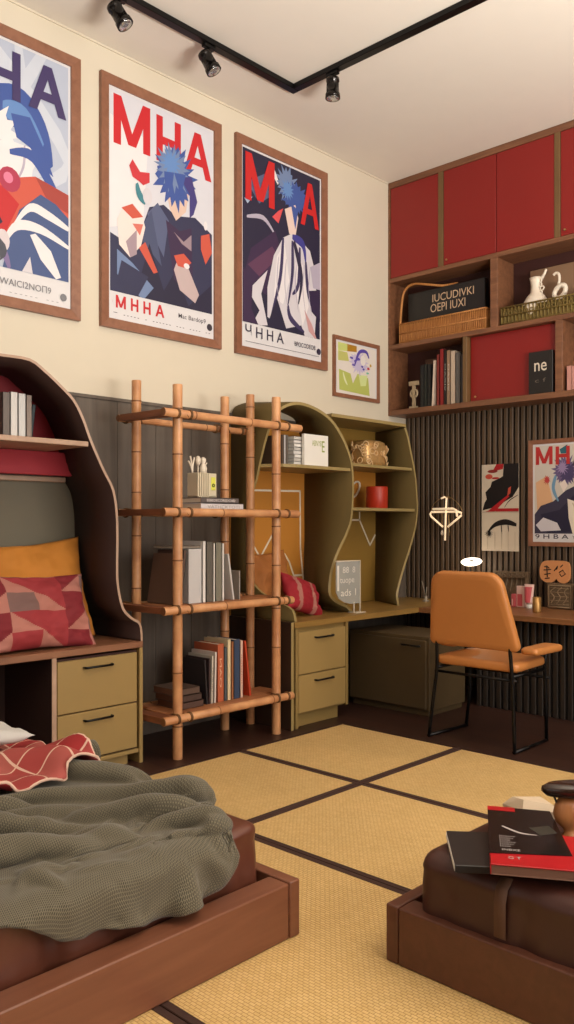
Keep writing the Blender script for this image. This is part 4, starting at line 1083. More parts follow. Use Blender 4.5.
# tier 4 books
z4 = LV[3]+.0165; G = 'books on the lowest bamboo tier'
zz = z4
for k, c in enumerate([(84, 62, 54), (72, 54, 48), (90, 70, 60)]):
    flatbook(.46, 3.245-.015*k+.0, zz, .22, .18, .04, c, ('brown book at the bottom of the low pile on the lowest tier', 'brown book in the middle of the low pile on the lowest tier', 'brown book on top of the low pile on the lowest tier')[k], group=G, pages='brownpages'); zz += .0412
def bk4(y0, y1, h, c, lb, lean=0, d=.22, pages='pages', txt=None): return book(y0, y1, .56-d, .56, z4, h, c, lb, lean=lean, group=G, pages=pages, txt=txt)
bk4(3.368, 3.382, .27, (44, 38, 40), 'black thin book leaning left on the lowest bamboo tier', -.07, pages='white')
bk4(3.386, 3.40, .275, (60, 44, 44), 'dark plum book beside the leaning black one', 0)
bk4(3.403, 3.421, .29, (190, 182, 168), 'cream book with speckled spine on the lowest tier', .02, txt=('UIUIUIU', (90, 80, 70)))
bk4(3.428, 3.446, .31, (208, 196, 188), 'off-white book left of the terracotta one', .02)
bk4(3.456, 3.51, .355, (180, 92, 60), 'terracotta book on the lowest bamboo tier', 0, txt=('OAN', (226, 180, 150)))
bk4(3.512, 3.535, .33, (76, 84, 90), 'slate thin book right of the terracotta one', 0)
bk4(3.538, 3.568, .375, (216, 196, 158), 'cream book left of the dark blue one', 0)
bk4(3.571, 3.592, .36, (150, 96, 60), 'tan narrow book between cream and blue ones', 0)
bk4(3.594, 3.645, .37, (52, 66, 92), 'dark blue book on the lowest bamboo tier', 0)
bk4(3.648, 3.672, .36, (214, 178, 160), 'white book with red printed spine right of the dark blue one', 0, txt=('HXHXHXH', (190, 40, 30)))
bk4(3.728, 3.746, .355, (190, 66, 36), 'orange-red book leaning at the right end of the lowest tier', -.13)

# ------------------------------------------------------------------ desk lamp, hanging wire light and desk items
r = thing('desk_lamp', 'desk lamp with a glowing white oval head behind the orange chair', 'lamp', (.74, 6.05, DZ))
m = MB(); m.lathe([(.0, .012), (.05, .016), (.078, .008), (.086, 0), (.075, -.012), (.04, -.02), (.0, -.021)], (0, 0, 0), 32, cap=False); bmesh.ops.transform(m.bm, verts=m.bm.verts, matrix=Matrix.Translation((.765, 6.05, 1.05)) @ Matrix.Rotation(.28, 4, 'X') @ Matrix.Rotation(.1, 4, 'Y')); m.build('lamp_head', 'lamp', r)
m = MB(); m.lathe([(.018, .0), (.02, .006), (.012, .012), (.0, .013)], (.785, 6.02, 1.052), 16, cap=False); m.build('switch', 'black', r)
m = MB(); m.tube([(.75, 6.05, DZ+.01), (.75, 6.05, 1.038)], .004, 8).tube([(.79, 6.05, DZ+.01), (.79, 6.05, 1.04)], .003, 8); m.build('stem', 'black', r)
MB().lathe([(.07, 0), (.07, .008), (.05, .012), (.0, .012)], (.73, 6.05, DZ+.001), 24).build('base', 'brass', r)
r = thing('wire_wall_light', 'geometric wire light with glowing bars hanging before the dark slats', 'light', (.48, 6.12, 1.40))
m = MB(); Y0 = 6.11
c3 = lambda L: [(x, y, z) for x, y, z in L]
m.tube(c3([(.35, Y0, 1.487), (.57, Y0-.03, 1.487), (.60, Y0-.03, 1.475), (.61, Y0-.03, 1.42)]), .009, 8)
m.tube(c3([(.45, Y0, 1.335), (.335, Y0, 1.42), (.322, Y0, 1.445), (.335, Y0, 1.462), (.60, Y0, 1.462), (.632, Y0, 1.452), (.632, Y0, 1.43), (.50, Y0, 1.335)]), .009, 8)
m.tube(c3([(.44, Y0-.01, 1.575), (.475, Y0-.01, 1.588), (.493, Y0-.01, 1.58), (.484, Y0-.01, 1.40), (.478, Y0-.01, 1.22)]), .008, 8)
m.build('light_bar', 'neon', r)
m = MB(); m.tube(smooth_curve([(.325, Y0, 1.45), (.36, Y0, 1.53), (.45, Y0, 1.585), (.52, Y0, 1.585), (.60, Y0, 1.53), (.64, Y0, 1.47)]), .003, 6)
m.tube([(.51, Y0, 1.44), (.515, Y0, 1.26)], .003, 6); m.tube([(.485, Y0, 1.58), (.485, BY-.034, 1.58)], .005, 6); m.tube([(.43, Y0+.02, 1.46), (.43, Y0+.02, 1.31)], .002, 6)
m.build('wire_frame', 'brass', r)
m = MB(); m.lathe([(.002, 0), (.012, .01), (.013, .025), (.004, .045), (.001, .05)], (.43, Y0+.02, 1.26), 12); m.build('drop_pendant', 'ceramic', r)
r = thing('wire_stand', 'thin forked wire stand on the worktop where olive meets brown', 'wire stand', (.40, 5.93, DZ))
m = MB(); m.lathe([(.03, 0), (.03, .006), (.012, .01), (.012, .04), (.004, .045)], (.40, 5.93, DZ+.0005), 16); m.tube([(.40, 5.93, DZ+.04), (.36, 5.93, DZ+.17)], .004, 6).tube([(.40, 5.93, DZ+.04), (.41, 5.93, DZ+.12)], .004, 6)
m.build('stand_body', pal((140, 130, 116), .3), r)
# lattice rack behind the chair
r = thing('carved_rack', 'dark carved lattice letter rack at the back of the desk', 'rack', (1.12, 6.15, DZ))
m = MB(); fn = lambda u, v, d: (.93+u*.84, 6.15-d, DZ+v)
m.prism([(0, .22), (.36, .22), (.36, .27), (0, .27)], fn, 0, .04).prism([(0, 0), (.36, 0), (.36, .02), (0, .02)], fn, 0, .04)
m.prism([(0, 0), (.025, 0), (.025, .22), (0, .22)], fn, 0, .04).prism([(.335, 0), (.36, 0), (.36, .22), (.335, .22)], fn, 0, .04).prism([(0, 0), (.36, 0), (.36, .22), (0, .22)], fn, 0, .01)
for k in range(7): m.torus((.965+k*.040, 6.108, DZ+.245), .014, .004, (0, 1, 0), 10, 5)
for k in range(5): m.tube([fn(.03+k*.06, .02, .02), fn(.09+k*.05, .22, .02)], .005, 5)
m.build('rack_body', 'carved', r)
r = thing('carved_box', 'square carved grey-brown box under the peach sign on the desk', 'box', (1.51, 6.12, DZ))
MB().box(1.415, 1.62, 6.07, 6.16, DZ+.001, DZ+.195, 0, .004).build('box_body', 'carved', r)
m = MB(); fb = lambda u, v, d: (1.415+u, 6.07-d, DZ+v)
m.tube([fb(.015, .015, .003), fb(.19, .015, .003), fb(.19, .18, .003), fb(.015, .18, .003), fb(.015, .015, .003)], .006, 6)
for k in range(3): m.tube(smooth_curve([fb(.03+k*.05, .04, .003), fb(.06+k*.05, .09, .003), fb(.03+k*.055, .13, .003), fb(.07+k*.05, .165, .003)]), .004, 5)
for k in range(5): m.tube([fb(.03, .03+k*.033, .003), fb(.175, .036+k*.03, .003)], .0025, 5)
m.build('carved_relief', pal((146, 122, 92)), r)
r = thing('peach_sign', 'peach rounded double sign with dark scribbles on top of the carved box', 'sign', (1.47, 6.11, DZ+.2))
def rr(cx, cy, w, h, rad, n=5):
    P = []
    for sx, sy, a0 in ((1, 1, 0), (-1, 1, PI/2), (-1, -1, PI), (1, -1, 3*PI/2)):
        for k in range(n+1):
            t = a0+PI/2*k/n; P.append((cx+sx*(w/2-rad)+rad*math.cos(t), cy+sy*(h/2-rad)+rad*math.sin(t)))
    return P
fs = lambda u, v, d: (1.345+u, 6.10-d, DZ+.198+v)
P = [(.06, 0), (.11, .005), (.135, .03), (.16, .005), (.21, 0), (.245, .03), (.25, .08), (.245, .14), (.22, .165), (.15, .17), (.06, .168), (.02, .15), (.0, .10), (.005, .04), (.03, .01)]
sp = [(p.x, p.y) for p in smooth_curve([(a, b, 0) for a, b in P+[P[0]]], 3)[:-1]]
MB().prism(sp, fs, 0, .012).build('sign_board', 'orangesign', r)
MB().prism([(.10, -.197), (.12, -.197), (.12, .05), (.10, .05)], fs, -.02, -.001).build('support', 'black', r) if False else None
m = MB()
for L_ in ([(.04, .12), (.06, .125), (.08, .11)], [(.035, .095), (.095, .10)], [(.06, .13), (.065, .04)], [(.04, .06), (.09, .07)], [(.12, .09), (.15, .13), (.14, .10)], [(.17, .12), (.19, .14)], [(.16, .08), (.19, .10), (.21, .07), (.18, .05), (.165, .07)], [(.045, .03), (.085, .035)]):
    m.tube([fs(a, b, .013) for a, b in L_], .004, 5)
m.build('scribble', 'carveddark', r)
def pinkbox(x0, x1, y, h, lb, k):
    r = thing('cosmetic_box', lb, 'box', ((x0+x1)/2, y, DZ), 'pink packages on the desk')
    MB().box(x0, x1, y-.02, y+.025, DZ+.0005, DZ+h, 0, .003).build('carton', 'pinklight' if k else 'pink', r)
    MB().box(x0+.008, x1-.02, y-.0212, y-.0202, DZ+.01, DZ+h*.62, 0).build('front_label', 'pink' if k else 'pinklight', r)
pinkbox(1.150, 1.185, 6.02, .10, 'short pink package at the left of the pink group on the desk', 0)
pinkbox(1.19, 1.26, 6.03, .165, 'pale pink carton in the middle of the pink group', 1)
r = thing('cosmetic_tube', 'tall pink and white tube standing right of the pale pink carton', 'tube', (1.315, 5.98, DZ), 'pink packages on the desk')
m = MB(); m.rings([[(1.315+a*math.cos(t), 5.98+b*math.sin(t), DZ+z) for t in (2*PI*k/20 for k in range(20))] for a, b, z in ((.022, .022, .03), (.03, .024, .06), (.038, .014, .15), (.042, .004, .185))]); m.build('tube_body', 'pinklight', r)
m = MB(); m.rings([[(1.31+a*math.cos(t), 5.976+b*math.sin(t)-.0008, DZ+z) for t in (2*PI*k/20 for k in range(10, 21))] for a, b, z in ((.025, .025, .045), (.028, .025, .06), (.034, .016, .14), (.036, .008, .165))], 0, False, False); m.build('tube_label', 'pink', r)
MB().lathe([(.022, 0), (.022, .03), (.0, .03)], (1.315, 5.98, DZ+.0005), 20).build('cap', 'white', r)
m = MB(); m.lathe([(.030, 0), (.031, .004), (.031, .11), (.027, .112), (.026, .02), (.0, .018)], (1.50, 5.74, DZ+.0005), 26, cap=True)
solo('brass_cup', m, ['brassmatte'], 'plain cylindrical brass cup near the front of the brown worktop', 'cup', (1.50, 5.74, DZ))
r = thing('photo_frame', 'grey metal frame standing at the right picture edge on the desk', 'frame', (1.75, 6.05, DZ))
m = MB()
for P in ([(0, 0), (.2, 0), (.2, .02), (0, .02)], [(0, .2), (.2, .2), (.2, .22), (0, .22)], [(0, .02), (.02, .02), (.02, .2), (0, .2)], [(.18, .02), (.2, .02), (.2, .2), (.18, .2)]): m.prism(P, lambda u, v, d: (1.67+u, 6.05-d, DZ+.0005+v), 0, .02)
m.build('frame_border', pal((120, 104, 88), .35), r)
MB().box(1.69, 1.85, 6.036, 6.04, DZ+.02, DZ+.2).build('picture', pal((70, 56, 46)), r)

# ------------------------------------------------------------------ chair
r = thing('desk_chair', 'orange-tan leather chair with black tube frame at the desk', 'chair', (1.69, 4.7, 0))
def slabcurve(outl, base, right, up, t, n_in=.012):
    """rounded upholstered slab from an outline"""
    right, up = Vector(right), Vector(up); nor = right.cross(up).normalized(); base = Vector(base)
    cx = sum(p[0] for p in outl)/len(outl); cy = sum(p[1] for p in outl)/len(outl)
    rings = []
    def ring(ins, d):
        out = []
        for u, v in outl:
            l = math.hypot(u-cx, v-cy); k = (l-ins)/l
            out.append(base+right*(cx+(u-cx)*k)+up*(cy+(v-cy)*k)+nor*d)
        return out
    for ins, d in ((.06, -t/2-.0), (.02, -t/2+.002), (.006, -t/2+.008), (0, -t/2+.018), (0, t/2-.018), (.006, t/2-.008), (.02, t/2-.002), (.06, t/2)): rings.append(ring(ins, d))
    m = MB(); m.rings(rings, 0, True, True, True); return m
def arcpts(cx, cy, rad, a0, a1, n=7): return [(cx+rad*math.cos(a0+(a1-a0)*k/n), cy+rad*math.sin(a0+(a1-a0)*k/n)) for k in range(n+1)]
D = math.radians
BWK = .965
outl = arcpts(.285, .035, .032, D(-90), D(8), 5)+arcpts(.155, .375, .10, D(12), D(85), 8)+arcpts(-.165, .375, .10, D(95), D(172), 8)+arcpts(-.285, .035, .032, D(175), D(270), 5)
outl = [(u*BWK, v) for u, v in outl]
upv = Vector((0, -.20, 1)).normalized()
slabcurve(outl, (1.718, 4.515, .603), (1, 0, 0), upv, .06).build('backrest', 'tan', r)
so = arcpts(.245, .05, .04, D(-90), D(0), 4)+arcpts(.225, .34, .06, D(0), D(90), 5)+arcpts(-.225, .34, .06, D(90), D(180), 5)+arcpts(-.245, .05, .04, D(180), D(270), 4)
slabcurve(so, (1.72, 4.50, .505), (1, 0, 0), (0, 1, .02), .058).build('seat', 'tan', r)
for sx in (-1, 1):
    xo = 1.715+sx*.315
    ao = arcpts(.03, -.2, .025, D(-90), D(0), 4)+arcpts(.03, .08, .035, D(0), D(90), 5)+arcpts(-.03, .08, .035, D(90), D(180), 5)+arcpts(-.03, -.2, .025, D(180), D(270), 4)
    slabcurve(ao, (xo-(.0 if sx > 0 else -.06), 4.82, .598), (1, 0, 0), (0, 1, .0), .045).build('armrest', 'tan', r)
TR = .011
for sx, xb, xf in ((-1, 1.385, 1.41), (1, 1.985, 1.985)):
    x1 = 1.715+sx*.26
    pts = [(xb, 4.52, TR+.001), (xb+(x1-xb)*.5, 4.515, .25), (x1, 4.505, .47), (x1-sx*.01, 4.485, .70)]
    MB().tube(smooth_curve(pts, 3), TR, 10).build('leg', 'black', r)
    MB().tube([(xf, 4.92, TR+.001), (xf+(x1-xf)*.6, 4.925, .25), (x1+sx*.005, 4.90, .47), (x1+sx*.03, 4.87, .575)], TR, 10).build('leg', 'black', r)
    MB().tube([(xb, 4.512, TR+.001), (xf, 4.93, TR+.001)], TR, 10).build('runner', 'black', r)
    MB().tube([(x1, 4.51, .455), (x1, 4.90, .455)], TR, 10).build('seat_rail', 'black', r)
MB().tube([(1.43, 4.52, .43), (2.0, 4.52, .43)], .009, 8).build('stretcher', 'black', r)
MB().tube([(1.44, 4.925, .40), (2.0, 4.925, .40)], .009, 8).build('stretcher', 'black', r)

# ------------------------------------------------------------------ beds
def framebed(lb, x0, x1, y0, y1, zt, cap, z0=.0115, bw=.095):
    r = thing('bed_frame', lb, 'bed frame', ((x0+x1)/2, (y0+y1)/2, z0))
    e = .045
    MB().box(x0+e, x1-e, y0, y0+bw, z0, zt, 0, .004, 2).build('side_rail', 'bedwood', r)
    MB().box(x0+e, x1-e, y1-bw, y1, z0, zt, 0, .004, 2).build('side_rail', 'bedwood', r)
    return r, e
# left bed: long rail faces the room (x = 2.565)
z0 = .0115
r = thing('bed_frame', 'reddish brown low wooden bed frame at the lower left', 'bed frame', (1.8, 1.0, z0))
MB().box(2.472, 2.562, -.3, 1.982, z0, .19, 0, .005, 2).build('side_rail', 'bedwood', r)
MB().box(1.0, 1.09, -.3, 1.982, z0, .19, 0, .005, 2).build('side_rail', 'bedwood', r)
MB().box(1.0, 2.565, 1.984, 2.03, z0, .194, 0, .005, 2).build('end_board', 'bedwood', r)
MB().box(1.0, 2.565, -.345, -.302, z0, .194, 0, .005, 2).build('end_board', 'bedwood', r)
MB().box(1.09, 2.47, -.3, 1.982, .06, .10).build('slat_base', 'bedwood', r)
def mattress(x0, x1, y0, y1, z0, z1, rad, fold, seed, mat, name, label, edge=.05, amp=.012):
    m = MB(); n = 260
    W, L = x1-x0, y1-y0; per = 2*(W+L)
    def outline(ins, q):
        out = []
        for k in range(n):
            s = per*k/n
            # rounded rectangle walk
            if s < W: x, y, nx, ny = x0+s, y0, 0, -1
            elif s < W+L: x, y, nx, ny = x1, y0+s-W, 1, 0
            elif s < 2*W+L: x, y, nx, ny = x1-(s-W-L), y1, 0, 1
            else: x, y, nx, ny = x0, y1-(s-2*W-L), -1, 0
            cx = min(max(x, x0+rad), x1-rad); cy = min(max(y, y0+rad), y1-rad)
            dx, dy = x-cx, y-cy; l = math.hypot(dx, dy)
            if l > 1e-6:
                k2 = rad/l if (dx and dy) else 1
                x, y = cx+dx*k2, cy+dy*k2; nx, ny = dx/l, dy/l
            f = noise.noise(Vector((s*5+seed, q*1.2, seed)))+.5*noise.noise(Vector((s*13+seed, q*.8, 3)))
            f = -(abs(f)*.8+1.3*(abs(math.sin(s*7+3*math.sin(s*2.3)))**9)+.5*abs(math.sin(s*17+2*math.sin(s*3)))**5)*fold*min(1, q*1.3)
            out.append((x-nx*(ins)+nx*f, y-ny*ins+ny*f))
        return out
    H_ = z1-z0; rings = []
    prof = [(.0, 0, 1.0), (.0, .3, .9), (.0, .6, .7), (.004, .78, .5)]+[(edge*(1-math.cos(a)), (1-edge/H_)+edge/H_*math.sin(a), .35*(1-a/(PI/2))) for a in (PI/2*k/7 for k in range(1, 8))]
    for ins, zf, q in prof: rings.append([(x, y, z0+H_*zf) for x, y in outline(ins, q)])
    for k in (.25, .5): rings.append([((x0+x1)/2+(x-(x0+x1)/2)*(1-k), (y0+y1)/2+(y-(y0+y1)/2)*(1-k), z+.006*k) for x, y, z in rings[-1]])
    m.rings(rings, 0, True, True, True)
    return solo(name, m, [mat], label, 'mattress', ((x0+x1)/2, (y0+y1)/2, z0))
mattress(1.11, 2.460, -.28, 1.968, .10, .368, .055, .024, 2, 'sheet', 'mattress', 'mattress in a brown satin sheet on the left bed frame', edge=.035)
# blanket
def ridge(x): x = x-math.floor(x); return 1-abs(2*x-1)
def soft(x): return .5-.5*math.cos(2*PI*x)
def foldh(x, y, sd):
    w1 = noise.noise(Vector((x*1.5+sd, y*1.2, 0)))
    w2 = noise.noise(Vector((x*1.4+sd+9, y*1.7, 4)))
    w3 = noise.noise(Vector((x*4+sd, y*4, 6)))
    dx, dy = x-2.42, y-2.12
    rr_ = math.hypot(dx, dy); th_ = math.atan2(-dx, -dy)
    a = th_*3.7+w1*.8+w3*.14+rr_*.5
    amp1 = min(1, rr_/.45)*(.35+.65*max(0, min(1, .6+1.3*noise.noise(Vector((x*1.8, y*1.8, sd+2))))))
    h = .088*amp1*abs(math.sin(PI*a))**.75
    b = (x*.45-y*.90)*3.1+w2*1.0+w3*.15
    amp2 = max(0, min(1, .35+1.5*noise.noise(Vector((x*1.3+5, y*1.3, sd+7)))))
    h += .055*amp2*abs(math.sin(PI*b))**.8
    c = th_*13+w2*2+rr_*1.2
    h += .014*abs(math.sin(PI*c))*(.3+.7*amp1)
    h += .004*noise.noise(Vector((x*16, y*16, sd)))
    return h*.9
def blanket(a, b):
    # a across the bed (towards the room), b along the bed
    y = -.1+b*2.02
    xe = 2.455
    over = .11+.05*math.sin(y*5+1)+.05*noise.noise(Vector((y*3, 1.7, 0)))
    if y > 1.55: over *= max(-1.2, 1-(y-1.55)*5.5)
    x_start = 1.0+.06*noise.noise(Vector((y*3, 0, 7)))
    L_ = (xe-x_start)+over
    s = a*L_
    yy = y+.05*noise.noise(Vector((a*4, 3.3, 1)))*b
    x = x_start+s; h = foldh(x, y, 1.0)
    fall = min(1, max(0, (1-b)*9)); fall2 = min(1, max(0, (1-a)*14))
    z = .372+h*(.35+.65*fall)*(.45+.55*fall2)+.012
    if x > xe:
        t = x-xe; R_ = .055
        ang = min(t/R_, PI/2*.96); x2 = xe-.02+R_*math.sin(ang)+.02; z2 = -R_*(1-math.cos(ang))
        rest = max(0, t-R_*PI/2*.96)
        sway = .020*math.sin(y*19+math.sin(y*7)*2)+.012
        return Vector((x2+h*.45*math.sin(ang)+sway*min(1, rest*12), yy, z+z2-rest))
    return Vector((x, yy, z))
import numpy as np
def relax_cloth(NX, NY, x0, x1, y0, y1, steps=170, iters=7):
    """let a loosely rumpled sheet settle over the mattress"""
    P = np.zeros((NX, NY, 3))
    for i in range(NX):
        for j in range(NY):
            a, b = i/(NX-1), j/(NY-1)
            y = y0+(y1-.10*max(0, (a-.75)/.25)**1.5-y0)*b; x = x0+(x1-.09*max(0, (b-.75)/.25)**1.5+.03*math.sin(b*9)-x0)*a
            xe = x+.05*noise.noise(Vector((a*3, b*3, 5))); ye = y+.04*noise.noise(Vector((a*4, b*2, 8)))
            h = foldh(x, y, 1.0)*2.1
            z = .385+h
            if x > 2.45: z -= (x-2.45)*.4
            P[i, j] = (xe, ye, z)
    Q = P.copy()
    def L(A, B): return np.linalg.norm(B-A, axis=-1)
    ru = L(P[:-1], P[1:]); rv = L(P[:, :-1], P[:, 1:])
    def smooth(r, k=6):
        m_ = r.mean(); return .35*m_+.65*r
    cons = []
    def add(sa, sb, rest, st): cons.append((sa, sb, rest, st))
    S = slice
    ru, rv = smooth(ru), smooth(rv)
    for o in (0, 1):
        n = (NX-o)//2; add((S(o, o+2*n-1, 2), S(None)), (S(o+1, o+2*n, 2), S(None)), ru[o:o+2*n-1:2], .9)
        n = (NY-o)//2; add((S(None), S(o, o+2*n-1, 2)), (S(None), S(o+1, o+2*n, 2)), rv[:, o:o+2*n-1:2], .9)
    for o in (0, 1):
        n = (NX-o)//2
        A = (S(o, o+2*n-1, 2), S(0, NY-1)); B = (S(o+1, o+2*n, 2), S(1, NY)); add(A, B, L(P[A], P[B])*.99, .25)
        A = (S(o, o+2*n-1, 2), S(1, NY)); B = (S(o+1, o+2*n, 2), S(0, NY-1)); add(A, B, L(P[A], P[B])*.99, .25)
    bend = []
    for g in (2, 6):
        for o in range(g*2):
            pass
        A = (S(0, NX-g), S(None)); B = (S(g, NX), S(None)); bend.append((A, B, ru.mean()*g*.93, .12))
        A = (S(None), S(0, NY-g)); B = (S(None), S(g, NY)); bend.append((A, B, rv.mean()*g*.93, .12))
    for st in range(steps):
        V = (P-Q)*.93; Q = P.copy(); P = P+V; P[..., 2] -= .00075
        for it in range(iters):
            for A, B, r, k in cons:
                d = P[B]-P[A]; l = np.linalg.norm(d, axis=-1)+1e-9
                c = (d*((l-r)/l*.5*k)[..., None]); P[A] += c; P[B] -= c
            for A, B, r, k in bend:
                d = P[B]-P[A]; l = np.linalg.norm(d, axis=-1)+1e-9
                e = np.minimum(0, l-r)/l*.5*k*.5
                c = d*e[..., None]; D_ = np.zeros_like(P); D_[A] += c; D_[B] -= c; P += D_
            x, y, z = P[..., 0], P[..., 1], P[..., 2]
            over = (x < 2.452) & (y < 1.962)
            # rounded shoulder of the mattress
            top = .374-np.clip((x-2.415)/.05, 0, 1)**2*.03-np.clip((y-1.925)/.05, 0, 1)**2*.03
            hit = over & (z < top)
            near = over & (z < top-.035)
            z[hit] = top[hit]
            fr_ = hit
            P[..., 0][fr_] = Q[..., 0][fr_]+(P[..., 0][fr_]-Q[..., 0][fr_])*.06; P[..., 1][fr_] = Q[..., 1][fr_]+(P[..., 1][fr_]-Q[..., 1][fr_])*.06
            side = (~over) & (z < .345) & (x < 2.482) & (x > 2.43); P[..., 0][side] = 2.482
            side = (~over) & (z < .345) & (y < 1.992) & (y > 1.94) & (x < 2.46); P[..., 1][side] = 1.992
            P[..., 2] = np.maximum(P[..., 2], .215)
    return P
NX, NY = 128, 148
BP = relax_cloth(NX, NY, 1.02, 2.485, .15, 1.935, steps=120)
m = MB(); m.grid(lambda a, b: Vector(BP[min(NX-1, int(round(a*(NX-1)))), min(NY-1, int(round(b*(NY-1))))].tolist()), NX-1, NY-1, uvfn=lambda a, b: (a*1.75, b*2.0))
bl = m.build('blanket', ['knit'], None, (1.8, 1.0, .37))
sb = bl.modifiers.new('smooth', 'SUBSURF'); sb.levels = 1; sb.render_levels = 1
bl.location = (1.8, 1.0, .37)
tag(bl, 'rumpled grey-green knitted blanket draped over the left bed', 'blanket')
sd = bl.modifiers.new('thick', 'SOLIDIFY'); sd.thickness = .008; sd.offset = 1
# red check throw
BPf = BP.reshape(-1, 3)
def throw(a, b):
    x = 1.02+a*.66+.03*math.sin(b*5); y = 1.44+b*.44-.10*a*(1-b)+.02*math.sin(a*9)
    d2 = (BPf[:, 0]-x)**2+(BPf[:, 1]-y)**2
    w_ = np.exp(-d2/.0009); zb_ = float((w_*BPf[:, 2]).sum()/(w_.sum()+1e-9)) if w_.sum() > .01 else .38
    near = BPf[d2 < .0012, 2]
    if len(near): zb_ = max(zb_, float(near.max()))
    z = min(zb_+.012, .46)+.016*soft(a*2.3+b*.7)+.010*soft(b*3.1-a)+max(0, zb_+.010-min(zb_+.012, .46))
    return Vector((x, y, z))
m = MB()
TG = [[throw(i/60, j/50) for j in range(51)] for i in range(61)]
for _ in range(9):
    T2_ = [[v.copy() for v in r_] for r_ in TG]
    for i in range(1, 60):
        for j in range(1, 50): T2_[i][j].z = max(TG[i][j].z-.004, (TG[i-1][j].z+TG[i+1][j].z+TG[i][j-1].z+TG[i][j+1].z)/4)
    TG = T2_
m.grid(lambda a, b: TG[int(round(a*60))][int(round(b*50))], 60, 50, uvfn=lambda a, b: (a*.66, b*.44))
th = m.build('throw', ['check'], None, (1.35, 1.65, .4)); th.location = (1.35, 1.65, .4)
tag(th, 'red checked wool throw lying at the far left end of the bed', 'throw')
sd = th.modifiers.new('thick', 'SOLIDIFY'); sd.thickness = .010; sd.offset = 1
m = pillow((1.13, 1.60, .487), (1, 0, 0), (0, 1, 0), .34, .40, .10, None, seed=14, wr=.006)
solo('pillow', m, ['pillowwhite'], 'pale grey pillow showing above the red throw at the picture edge', 'pillow', (1.16, 1.62, .43))

# right low bench / bed
x0, x1, y0, y1 = 2.868, 4.2, 2.092, 3.0
r = thing('bed_frame', 'dark brown low wooden frame at the lower right', 'bed frame', (3.5, 2.5, z0))
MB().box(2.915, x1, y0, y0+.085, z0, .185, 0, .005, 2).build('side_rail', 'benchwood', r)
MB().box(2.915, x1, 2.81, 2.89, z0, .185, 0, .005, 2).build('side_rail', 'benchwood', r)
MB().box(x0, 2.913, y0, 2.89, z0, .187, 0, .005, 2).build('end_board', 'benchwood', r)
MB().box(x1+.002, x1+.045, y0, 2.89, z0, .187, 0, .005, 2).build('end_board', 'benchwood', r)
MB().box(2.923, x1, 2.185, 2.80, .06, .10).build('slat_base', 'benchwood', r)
mattress(2.95, 4.15, 2.118, 2.795, .105, .365, .07, .006, 7, 'sheet2', 'seat_pad', 'dark brown padded mattress on the right low frame', edge=.06)

# objects on the right bench
ZT = .372
def rotm(cx, cy, z, yaw): return Matrix.Translation((cx, cy, z)) @ Matrix.Rotation(yaw, 4, 'Z')
# black notebook
ang = math.atan2(2.094-2.035, 3.233-3.161)
r = thing('notebook', 'black notebook with a white page edge, partly under the red and black book', 'notebook', (3.10, 2.23, ZT), world=False)
ux = Vector((3.233-3.161, 2.094-2.035)); 
MB().box(-.0, .15, 0, .27, 0, .022, 0, .002).build('cover', pal((34, 30, 30), .45), r)
MB().box(-.0015, .146, .004, .266, .0035, .0185, 0).build('page_block', 'white', r)
r.location = (3.145, 2.045, ZT); r.rotation_euler = (0, 0, D(38))
# big red and black book
r = thing('large_book', 'large black and red book lying on the corner of the right mattress', 'book', (3.25, 2.04, ZT), world=False)
W2, L2, T2 = .32, .26, .03
MB().box(0.003, W2-.004, .003, L2-.004, .003, T2-.004).build('page_block', 'brownpages', r)
MB().box(0, W2, 0, L2, T2-.004, T2, 0, .001).box(0, .003, 0, L2, 0, T2, 0, .001).build('cover', pal((168, 20, 28), .35), r)
MB().box(0, W2, 0, L2, 0, .003, 0, .001).build('back_cover', 'brownpages', r)
MB().prism([(-.001, .075), (.225, .10), (.195, .47), (-.001, .48)], lambda u, v, d: (u, v, T2+.0002+d), 0, .0016).build('black_panel', pal((20, 15, 17), .25), r)
MB().prism([(-.001, .442), (.085, .438), (.085, .477), (-.001, .48)], lambda u, v, d: (u, v, T2+.002+d), 0, .0006).build('corner_label', pal((176, 22, 30), .35), r)
m = MB()
fz = lambda u, v, d: (u, v, T2+.0021+d)
put_text(m, 'G T', fz, .05, .045, .085, .064, -.0017, 0, .02); put_text(m, 'INBXE', fz, .035, .10, .085, .115, 0, 0, 0)
for k in range(6): put_text(m, 'iuanvx'[:3+k % 3], fz, .03, .13+k*.016, .06+.008*(k % 3), .14+k*.016, 0, 0, 0)
m.prism([(a, b) for a, b in ribbon([(.04, .3), (.09, .25), (.14, .24)], .006, .004)], fz, 0, .0003)
m.prism([(.12, .30), (.18, .33), (.20, .27), (.15, .24)], fz, 0, .0003, 1)
m.build('lettering', [pal((170, 160, 156)), pal((50, 46, 38))], r, fixn=False)
r.location = (3.25, 2.055, ZT+.0225); r.rotation_euler = (0, 0, D(31))
# strap
m = MB(); m.box(3.232, 3.268, 2.110, 2.114, .20, .345, 0, .001).box(3.232, 3.268, 2.112, 2.16, .345, .349)
m = MB()
pts = [(2.108, .20), (2.108, .30), (2.120, .335), (2.150, .3545), (2.20, .3600)]
m.rings([[(3.232, y, z), (3.268, y, z), (3.268, y-.003, z+.003), (3.232, y-.003, z+.003)] for y, z in pts])
solo('strap', m, [pal((92, 62, 44), .7)], 'brown fabric strap hanging down the side of the right mattress', 'strap', (3.25, 2.12, .2))
